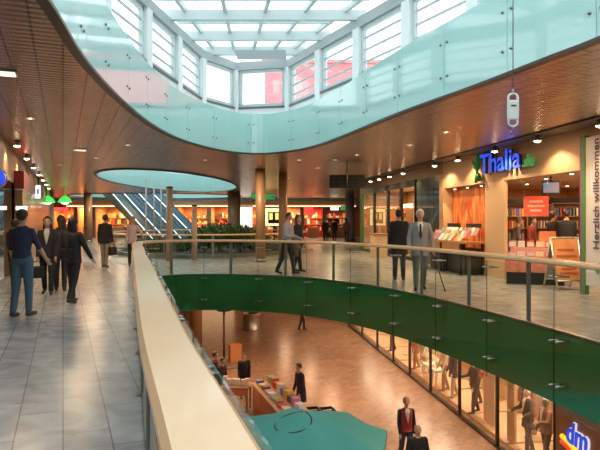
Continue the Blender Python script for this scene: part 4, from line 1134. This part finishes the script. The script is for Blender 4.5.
# --------------------------------------------------------- lower level
lwall = struct('wall_lower_right')
def qbox(mb, d0, d1, o0, o1, z0, z1):
    nn = Vector((.9905, .1377, 0)); p = Vector((QX(d0), d0, 0)); q = Vector((QX(d1), d1, 0))
    mb.prism([p+nn*o0, q+nn*o0, q+nn*o1, p+nn*o1], LOW+z0, LOW+z1); return mb
LT = 3.6
qbox(MB(), 8, 45, 0, .3, 2.95, LT).build('bulkhead', mat('lower_bulkhead', (.45, .3, .2), .5), lwall)
qbox(MB(), 8, 45, 2.2, 2.4, 0, LT).build('display_back_wall', mat('lower_display_wall', (.70, .48, .30), .6, var=.15, scale=1.2), lwall)
MBW = mat('brown_sign_wall', (.20, .10, .065), .45)
qbox(MB(), 8, 13.2, -.02, .3, 0, LT-.02).build('sign_wall', MBW, lwall)
wall('wall_lower_back', [(-25.9, 45), (15.9, 45)], LOW, SOFFIT, mat('lower_back_wall', (.5, .3, .18), .6, var=.1), side=-1)
wall('wall_lower_left', [(-12, -9), (-12, 45)], LOW, SOFFIT, mat('lower_left_wall', (.45, .28, .17), .6), side=-1)
edges = [13.25, 16.03, 18.55, 21.1, 23.4, 25.6, 28.2, 31.2, 34.5]
for k in range(len(edges)-1):
    d0, d1 = edges[k], edges[k+1]
    NW += 1
    w = struct('window_%d' % NW)
    rec = .0 if k != 1 else .35
    mb = MB(); qbox(mb, d0, d0+.05, -.02, .06, 0, 2.95); qbox(mb, d1-.03, d1, -.02, .06, 0, 2.95); qbox(mb, d0, d1, -.02, .12, 2.85, 2.97); qbox(mb, d0, d1, -.02, .12, 0, .07)
    mb.build('frame', mat('bronze_frame', (.05, .03, .022), .4, .4), w)
    qbox(MB(), d0+.09, d1-.05, .04, .055, .07, 2.85).build('pane', M_SHOPG, w)
    qbox(MB(), d0+.09, d1-.05, .3, 2.15, 0.0, .1).build('platform', mat('display_plinth', (.68, .46, .28), .5), w)
    dm_ = (d0+d1)/2; p = Vector((QX(dm_), dm_, 0))+Vector((.99, .138, 0))*.9
    lamp('AREA', (p.x, p.y, LOW+2.9), 85, (1, .78, .54), .7)
    for s in (-.5, .5):
        q = p+Vector((-.137, .99, 0))*s
        t = thing('window_downlight', 'lower window downlight, bay %s from the dm sign, %s side' % (ORD[k], 'near' if s < 0 else 'far'), 'ceiling light', (q.x, q.y, LOW+2.94), 0, 'downlights in the lower shop windows')
        MB().lathe([(.05, 0), (.08, -.004), (.075, -.02), (.05, -.02)], n=12).build('rim', M_STEEL, t); MB().lathe([(.045, -.021), (.02, -.026), (.001, -.027)], n=12).build('bulb', M_LAMP, t)
qbox(MB(), 8, 45, .3, 2.3, 2.95, 3.05).build('ceiling_lower_shops', mat('lower_shop_ceiling', (.65, .48, .32), .6), kind='structure')
# mannequins
def manq(label, d, off, face, top, legs, coat=None, armL=(5, 10, 20), armR=(5, 10, 20), H=1.75, **k):
    p = Vector((QX(d), d, 0))+Vector((.99, .138, 0))*off
    person(label, (p.x, p.y, LOW+.1), face, H, top=top, legs=legs, skin=(.62, .45, .32), hairstyle='none', name='mannequin', cat='mannequin', coat=coat, armL=armL, armR=armR, group='clothes mannequins in the lower shop windows', vox=.02, shoe=legs, **k)
FL = R(-80)
manq('mannequin in dark jacket and pale trousers behind the third lower window from the dm sign', 20.2, .5, FL, (.03, .03, .04), (.42, .34, .28), coat=(.04, .04, .05), coat_len=.7)
manq('mannequin in cream top beside the dark jacket mannequin', 21.0, .5, FL, (.7, .55, .4), (.3, .2, .14))
manq('mannequin in black jacket and trousers beside the pale display screen', 18.55, .5, FL, (.04, .03, .03), (.03, .03, .04), coat=(.035, .025, .025), armR=(10, 25, 70))
manq('mannequin in rust jacket behind the black jacket mannequin', 19.3, .95, FL, (.3, .1, .05), (.05, .04, .04))
manq('mannequin with white collar and dark dress in the window nearest the dm sign', 15.3, .5, FL, (.05, .035, .035), (.05, .04, .045), coat=(.05, .03, .03), coat_len=.7, shirt=(.85, .75, .65), armL=(20, 30, 60), armR=(10, 30, 60))
manq('mannequin in brown jacket with pale scarf beside the white collar one', 14.45, .5, FL, (.22, .1, .05), (.07, .05, .05), coat=(.25, .11, .06), shirt=(.85, .75, .65), armL=(40, 30, 60))
manq('mannequin in patterned rust dress behind the white collar one', 16.4, 1.2, FL, (.5, .2, .1), (.3, .15, .1), coat=(.5, .2, .12), coat_len=.8)
manq('mannequin in cream dress in the bright far window', 23.3, .6, FL, (.75, .6, .45), (.6, .45, .35), coat=(.72, .58, .45), coat_len=.8)
manq('mannequin in dark suit in the farthest lit window', 27.4, .5, FL, (.04, .04, .05), (.04, .04, .05), coat=(.04, .04, .05))
manq('mannequin in pale red dress just before the far clothes rack', 24.1, .5, FL, (.6, .2, .12), (.5, .3, .22), coat=(.62, .25, .16), coat_len=.75)
# display panels / shelves
def qthing(name, label, cat, d, off, z, size, m, rz=0):
    p = Vector((QX(d), d, 0))+Vector((.99, .138, 0))*off
    return MB().box((0, 0, size[2]/2), size, bev=.01).build(name, m, label=label, cat=cat, loc=(p.x, p.y, LOW+z), rz=R(98)+rz)
qthing('display_screen', 'pale upright display screen beside the black jacket mannequin', 'display panel', 17.65, .6, .1, (.75, .08, 2.3), mat('pale_panel', (.78, .58, .42), .5))
qthing('display_screen', 'pale wooden display screen left of the white collar mannequin', 'display panel', 16.15, .5, .1, (.4, .08, 2.2), wood('panel_wood', (.62, .42, .25), (.52, .33, .18)))
for k, d in enumerate([21.7, 22.6]):
    t = thing('display_table', 'small white display table in the bright window, %s' % ['nearer one', 'farther one'][k], 'table', (QX(d)+.55, d, LOW+.1), R(8))
    MB().box((0, 0, .6), (.5, .5, .04)).build('tabletop', M_WHITE, t)
    for sx in (-.2, .2):
        for sy in (-.2, .2): MB().box((sx, sy, .29), (.04, .04, .58)).build('leg', M_WHITE, t)
for k in range(4):
    d = 21.55+.36*k
    MB().lathe([(.05, 0), (.09, .04), (.1, .16), (.05, .2), (.04, .24)], n=12).build('ornament_jar', mat('jar_cream', (.85, .72, .55), .3), label='cream ornament jar on the display tables of the bright window, %s from the near end' % ORD[k], cat='jar', group='jars on the white display tables', loc=(QX(d)+.55, [21.6, 21.82, 22.5, 22.72][k], LOW+.84))
GC = [((.6, .1, .06), 'red'), ((.75, .6, .45), 'beige'), ((.1, .08, .09), 'black'), ((.7, .3, .15), 'orange'), ((.8, .7, .6), 'cream'), ((.35, .1, .1), 'dark red'), ((.15, .15, .2), 'navy')]
for q_, (dr_, of_, nm_) in enumerate([(25.7, 1.0, 'farthest rack'), (20.4, 1.75, 'rack behind the dark jacket mannequin'), (17.6, 1.8, 'rack behind the pale screen'), (14.6, 1.75, 'rack nearest the dm sign'), (23.2, 1.75, 'rack in the bright window')]):
    bx_, by_ = QX(dr_)+of_, dr_+.138*of_
    t = thing('clothes_rack', 'clothes rack with hanging garments in the lower shop, the '+nm_, 'clothes rack', (bx_, by_, LOW+.1), R(98))
    MB().path([(-.8, 0, 0), (-.8, 0, 1.7), (.8, 0, 1.7), (.8, 0, 0)], .02, 8).build('rail', M_STEEL, t)
    for sx in (-.8, .8): MB().box((sx, 0, .02), (.06, .5, .04)).build('foot', M_STEEL, t)
    for k in range(9):
        c, cn = GC[(k*3+q_*2) % 7]
        p = Vector((bx_, by_, 0))+Vector((-.139, .99, 0))*(-.66+.165*k)
        mb = MB(); ln_ = random.uniform(.75, 1.15); mb.rings([[Vector((x, y, z)) for x, y in ((-w_, -.04), (w_, -.04), (w_, .04), (-w_, .04))] for z, w_ in ((-.08, .06), (-.14, .2), (-.5, .2), (-ln_, .24))], True)
        mb.path([(0, 0, -.08), (0, 0, -.035)], .006, 5)
        mb.build('garment', mat('garment_'+cn, c, .8), label='%s garment on the %s, %s from the near end' % (cn, nm_, ORD[k]), cat='garment', group='garments on the lower clothes racks', loc=(p.x, p.y, LOW+.1+1.71), rz=R(8))
# dm sign
ds = thing('store_sign', 'dm sign with yellow and red arc on the brown lower wall', 'sign')
XQ = Vector((.1377, -.9905, 0)); nQ = Vector((.9905, .1377, 0))
po_ = Vector((QX(12.7), 12.7, at(0, 442, 12.6).z))-nQ*.05
text_obj('letters', 'dm', .66, .02, emis('dm_blue', (.015, .06, .55), .8), ds, frame_mtx(po_-nQ*.02, XQ, (0, 0, 1)), off=.012, width=.72, shear=.12)
text_obj('letter_outline', 'dm', .66, .012, emis('dm_white', (.9, .9, 1), .6), ds, frame_mtx(po_, XQ, (0, 0, 1)), off=.028, width=.77, shear=.12)
for r0, cc, nm in ((0, emis('dm_yellow', (1, .7, .03), .8), 'yellow_arc'), (.12, emis('dm_red', (.8, .04, .02), .7), 'red_arc')):
    mb = MB(); pt = []
    for k in range(13):
        u = -.22+1.1*k/12; w_ = (u+.22)/1.1; pt.append(po_+XQ*u+Vector((0, 0, .02-r0-.12*w_-.30*w_*w_)))
    mb.path(pt, .055, 8).build(nm, cc, ds)
# lower downlights in soffit (warm), along right mall and left
LDL = [(3.4, 15), (3.0, 20), (2.4, 25), (1.6, 30), (0.6, 35), (3.6, 10), (-4, 22), (-6, 28), (-3.2, 20), (-7, 16), (-5.0, 36), (-1.0, 40), (1.5, 20.5), (-1.8, 24)]
LDL = [p for p in LDL]
ld0 = None
def inside(ring, x, y):
    c = False; n = len(ring)
    for i in range(n):
        a, b_ = ring[i], ring[(i+1) % n]
        if (a.y > y) != (b_.y > y) and x < (b_.x-a.x)*(y-a.y)/(b_.y-a.y)+a.x: c = not c
    return c
k = 0
for (x, d) in LDL:
    if inside(V1, x, d) or inside(V2, x, d): continue
    lamp('AREA', (x, d, SOFFIT-.06), 74, (1, .62, .36), .6)
# market parasol
pz = at(0, 412, 10.9).z
PC_ = on(304, 10.9)
um = thing('market_parasol', 'large teal market parasol on the lower floor seen from above', 'parasol', (PC_.x, PC_.y, LOW))
ph = pz-LOW; Rr = 1.62; n = 8
mb = MB(); rg = []
for fr_, zz in ((.03, 0), (.25, -.09), (.5, -.19), (.75, -.31), (1.0, -.44)):
    row = []
    for j in range(n*4):
        a_ = 2*math.pi*j/(n*4)+R(10); seg_ = (j % 4)/4; rr = Rr*fr_*math.cos(math.pi/n)/math.cos((seg_-.5)*2*math.pi/n)
        sag = .05*fr_*math.sin(seg_*math.pi)
        row.append(Vector((rr*math.cos(a_), rr*math.sin(a_), ph+zz-sag)))
    rg.append(row)
mb.rings(rg, False, False, True); MT = mat('teal_canvas', (.07, .34, .31), .8)
cp = mb.build('canopy', MT, um)
rg2 = [[p_ for p_ in rg[-1]], [p_+Vector((0, 0, -.16)) for p_ in rg[-1]]]
MB().rings(rg2, False).build('valance', MT, um)
for j in range(n):
    a_ = 2*math.pi*j/n+R(10); MB().tube((.05*math.cos(a_), .05*math.sin(a_), ph-.05), (Rr*.98*math.cos(a_), Rr*.98*math.sin(a_), ph-.47), .012, n=6).build('rib', M_WOODP, um)
MB().tube((0, 0, .05), (0, 0, ph+.02), .03).build('pole', M_WOODP, um); MB().lathe([(.35, 0), (.35, .06), (.06, .1)], n=18).build('base', M_STEELD, um)
rc = Vector((-.2, -.25, ph-.02))
mb = MB(); mb.path([(rc.x+.34*math.cos(2*math.pi*k/24), rc.y+.34*math.sin(2*math.pi*k/24), ph+.015-.30*math.hypot(rc.x+.34*math.cos(2*math.pi*k/24), rc.y+.34*math.sin(2*math.pi*k/24))) for k in range(24)], .012, 6, True)
MB().bm.free()
mb.build('cord_ring', M_BLACK, um)
# market stall: table with white boxes
tl = Vector((-2.1, 19.2, LOW)); 
table('stall_table', 'wooden stall table carrying white boxes on the lower floor', tl, R(-6), .95, .7, .85, wood('stall_wood', (.5, .25, .12), (.4, .18, .08)), M_WOODP, M_ORWOOD)
for k in range(6):
    u = -.38+.15*k; hgt = [.26, .2, .18, .2, .16, .22][k]; p = local(tl, R(-6), u, .05*(-1)**k, .852)
    MB().box((0, 0, hgt/2), (.13, .14, hgt), bev=.006).build('box', mat('white_card', (.8, .74, .64), .6), label='white box on the stall table, %s from the left' % ORD[k], cat='box', group='white boxes on the stall table', loc=p, rz=R(-6+k))
ct = thing('stall_counter', 'long orange-red wooden stall counter on the lower floor', 'counter', (-.62, 17.6, LOW), math.atan2(-3.0, 1.0))
MB().box((0, 0, .44), (3.5, .8, .88)).build('body', M_ORWOOD, ct); MB().box((0, 0, .9), (3.6, .88, .05), bev=.01).build('worktop', mat('stall_top', (.6, .38, .22), .5), ct)
for k in range(3): MB().box((-1.1+1.1*k, -.405, .45), (.95, .02, .7)).build('front_panel', wood('panel_orange', (.55, .17, .07), (.45, .13, .05)), ct)
for k in range(18):
    u = -1.6+.37*(k//2); v = -.2 if k % 2 == 0 else .2
    p = local((-.62, 17.6, LOW), math.atan2(-3, 1), u, v, .928)
    c = BC[(k*5+2) % 9]; hgt = [.12, .2, .08, .26][k % 4]
    MB().box((0, 0, hgt/2), (.26, .22, hgt), bev=.01).build('carton', mat('cover_'+c[1], c[0], .4), label='%s carton on stall counter, %s in %s row from far end' % (c[1], ORD[k//2], 'outer' if v < 0 else 'inner'), cat='box', group='cartons on the stall counter', loc=p, rz=math.atan2(-3, 1)+R(7*(k % 3)))
for k in range(2):
    p = on(312+15*k, 18.2, LOW)
    t = thing('black_crate', 'black slatted crate on the lower floor by the stall counter, %s from the counter' % ORD[k], 'crate', (p.x, p.y, LOW), R(15), 'black crates by the stall')
    mb = MB()
    for s in (-1, 1):
        for z in (.06, .2, .34): mb.box((0, s*.18, z), (.42, .02, .09)); mb.box((s*.21, 0, z), (.02, .36, .09))
    mb.build('slats', M_BLACK, t); MB().box((0, 0, .02), (.42, .36, .03)).build('base', M_BLACK, t)
    for s in (-1, 1):
        MB().box((s*.2, -.17, .2), (.03, .03, .4)).build('corner_post', M_BLACK, t)
# lower people
person('person in long dark coat standing at the stall counter on the lower floor', (on(291, 18.4)).xy.to_3d()+Vector((0.32, 0, LOW)), R(-60), 1.75, top=BLK, legs=BLK, coat=(.02, .02, .028), coat_len=.85, lean=6, head=(0, 10))
person('person in black behind the stall table with white boxes', Vector((on(244, 20.4).x, 20.4, LOW)), R(10), 1.64, top=BLK, legs=BLK, coat=BLK, coat_len=.6, lean=8, fat=1.1)
person('person in dark clothes left of the stall table, close to the near railing', Vector((on(220, 19.6).x, 19.6, LOW)), R(60), 1.66, top=(.03, .025, .025), legs=BLK, coat=(.04, .025, .025), coat_len=.7, lean=10)
person('person in dark red jacket farthest left at the stall', Vector((on(215, 20.1).x, 20.1, LOW)), R(100), 1.72, top=(.07, .02, .02), legs=BLK, hair=(.03, .02, .015))
person('dark-clothed person whose legs show below the green fascia beyond the drum planter', Vector((on(302.5, 33.2).x, 33.2, LOW)), R(80), 1.75, top=BLK, legs=BLK, vox=.02, coat=BLK)
person('man in red vest and black sleeves walking on the lower floor', Vector((on(406, 14.9).x, 14.9, LOW)), R(10), 1.74, top=BLK, legs=(.06, .06, .07), coat=(.32, .03, .035), coat_len=.52, shirt=(.6, .55, .52), hair=(.12, .08, .06), legL=(12, 4), legR=(-10, 14), skin=(.5, .27, .2))
person('balding man in black coat walking nearest on the lower floor', Vector((on(417.5, 12.9).x, 12.9, LOW)), R(12), 1.74, top=BLK, legs=BLK, coat=(.015, .016, .018), coat_len=.7, hairstyle='bald', legL=(-8, 10), legR=(8, 4), fat=1.15, armL=(0, 14, 10), armR=(0, 14, 10))
# steel drum, round rug-like disc with a post
dr = thing('steel_planter', 'round brushed steel drum planter on the lower floor', 'planter', on(251.5, 33.5, LOW))
MB().lathe([(.50, 0), (.5, .05), (.49, .06), (.49, .86), (.5, .87), (.5, .92), (.44, .92), (.44, .8)], n=28).build('drum', M_STEEL, dr)
MB().lathe([(.45, .82), (.001, .84)], n=20).build('soil', mat('soil', (.06, .04, .03), .9), dr)
mb = MB()
for k in range(14):
    a_ = k*2.4; r_ = .1+.02*k; mb.path([(r_*math.cos(a_)*.5, r_*math.sin(a_)*.5, .83), (r_*math.cos(a_), r_*math.sin(a_), 1.2), (r_*1.5*math.cos(a_), r_*1.5*math.sin(a_), 1.45)], .015, 5)
mb.build('stems', mat('leaf_mid', (.10, .24, .06), .5), dr)
cr = thing('round_carousel', 'round dark display platform with a slim post behind the stall people', 'display stand', on(224, 25.5, LOW))
MB().lathe([(1.05, 0), (1.05, .05), (1.0, .06)], n=36).build('platform', mat('carousel_floor', (.22, .15, .11), .3), cr)
MB().tube((0, 0, .05), (0, 0, 2.4), .05).build('post', mat('carousel_post', (.08, .05, .04), .4), cr)
MB().lathe([(.3, 2.3), (.34, 2.36), (.3, 2.44)], n=20).build('top_ring', M_DARKM, cr)
p = on(235, 25.6, LOW)
t = thing('wooden_box', 'orange wooden box standing on the round display platform', 'box', (p.x, p.y, LOW+.062), R(20))
MB().box((0, 0, .35), (.5, .4, .7), bev=.01).build('body', mat('bright_box', (.5, .22, .1), .5), t); MB().box((0, 0, .72), (.54, .44, .05)).build('lid', M_ORWOOD, t)
lc = thing('lower_column', 'brown round column on the lower floor left of the display platform', 'column', on(196, 29, LOW)); lc['kind'] = 'structure'
MB().lathe([(.3, 0), (.3, 3.6)], n=20).build('shaft', M_WOODP, lc)
MB().lathe([(.33, 0), (.33, .12)], n=20).build('base', M_STEELD, lc)
ls = thing('far_lower_shop', 'bright lit shop opening at the far end of the lower floor', 'shop front', (-6.6, 44.8, LOW))
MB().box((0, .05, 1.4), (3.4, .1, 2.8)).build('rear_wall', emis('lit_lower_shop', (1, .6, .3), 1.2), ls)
for s in (-1.7, 1.7): MB().box((s, -.3, 1.4), (.15, .7, 2.8)).build('side_wall', M_WOODP, ls)
MB().box((0, -.3, 2.9), (3.6, .7, .3)).build('fascia', M_CREAM, ls)

# --------------------------------------------------------- world, camera, view
wd = bpy.data.worlds.new('World'); scn.world = wd; wd.use_nodes = True
bg = wd.node_tree.nodes['Background']; bg.inputs[0].default_value = (.93, .98, 1.0, 1); bg.inputs[1].default_value = 2.3
cam = bpy.data.cameras.new('Camera'); co = bpy.data.objects.new('Camera', cam); COL.objects.link(co)
cam.sensor_width = 36; cam.lens = 36*F/600; co.location = (0, 0, EYE); co.rotation_euler = (R(90), 0, 0); cam.shift_y = -5/600
cam.clip_start = .05; cam.clip_end = 300
scn.camera = co
vs = scn.view_settings; scn.display_settings.display_device = 'sRGB'
vs.view_transform = 'Standard'; vs.look = 'None'; vs.gamma = 1; vs.exposure = 0.0; vs.use_curve_mapping = False
scn.cycles.use_denoising = True; scn.cycles.max_bounces = 10; scn.cycles.transparent_max_bounces = 24
scn.cycles.diffuse_bounces = 4; scn.cycles.glossy_bounces = 4; scn.cycles.sample_clamp_indirect = 6; scn.cycles.caustics_reflective = False
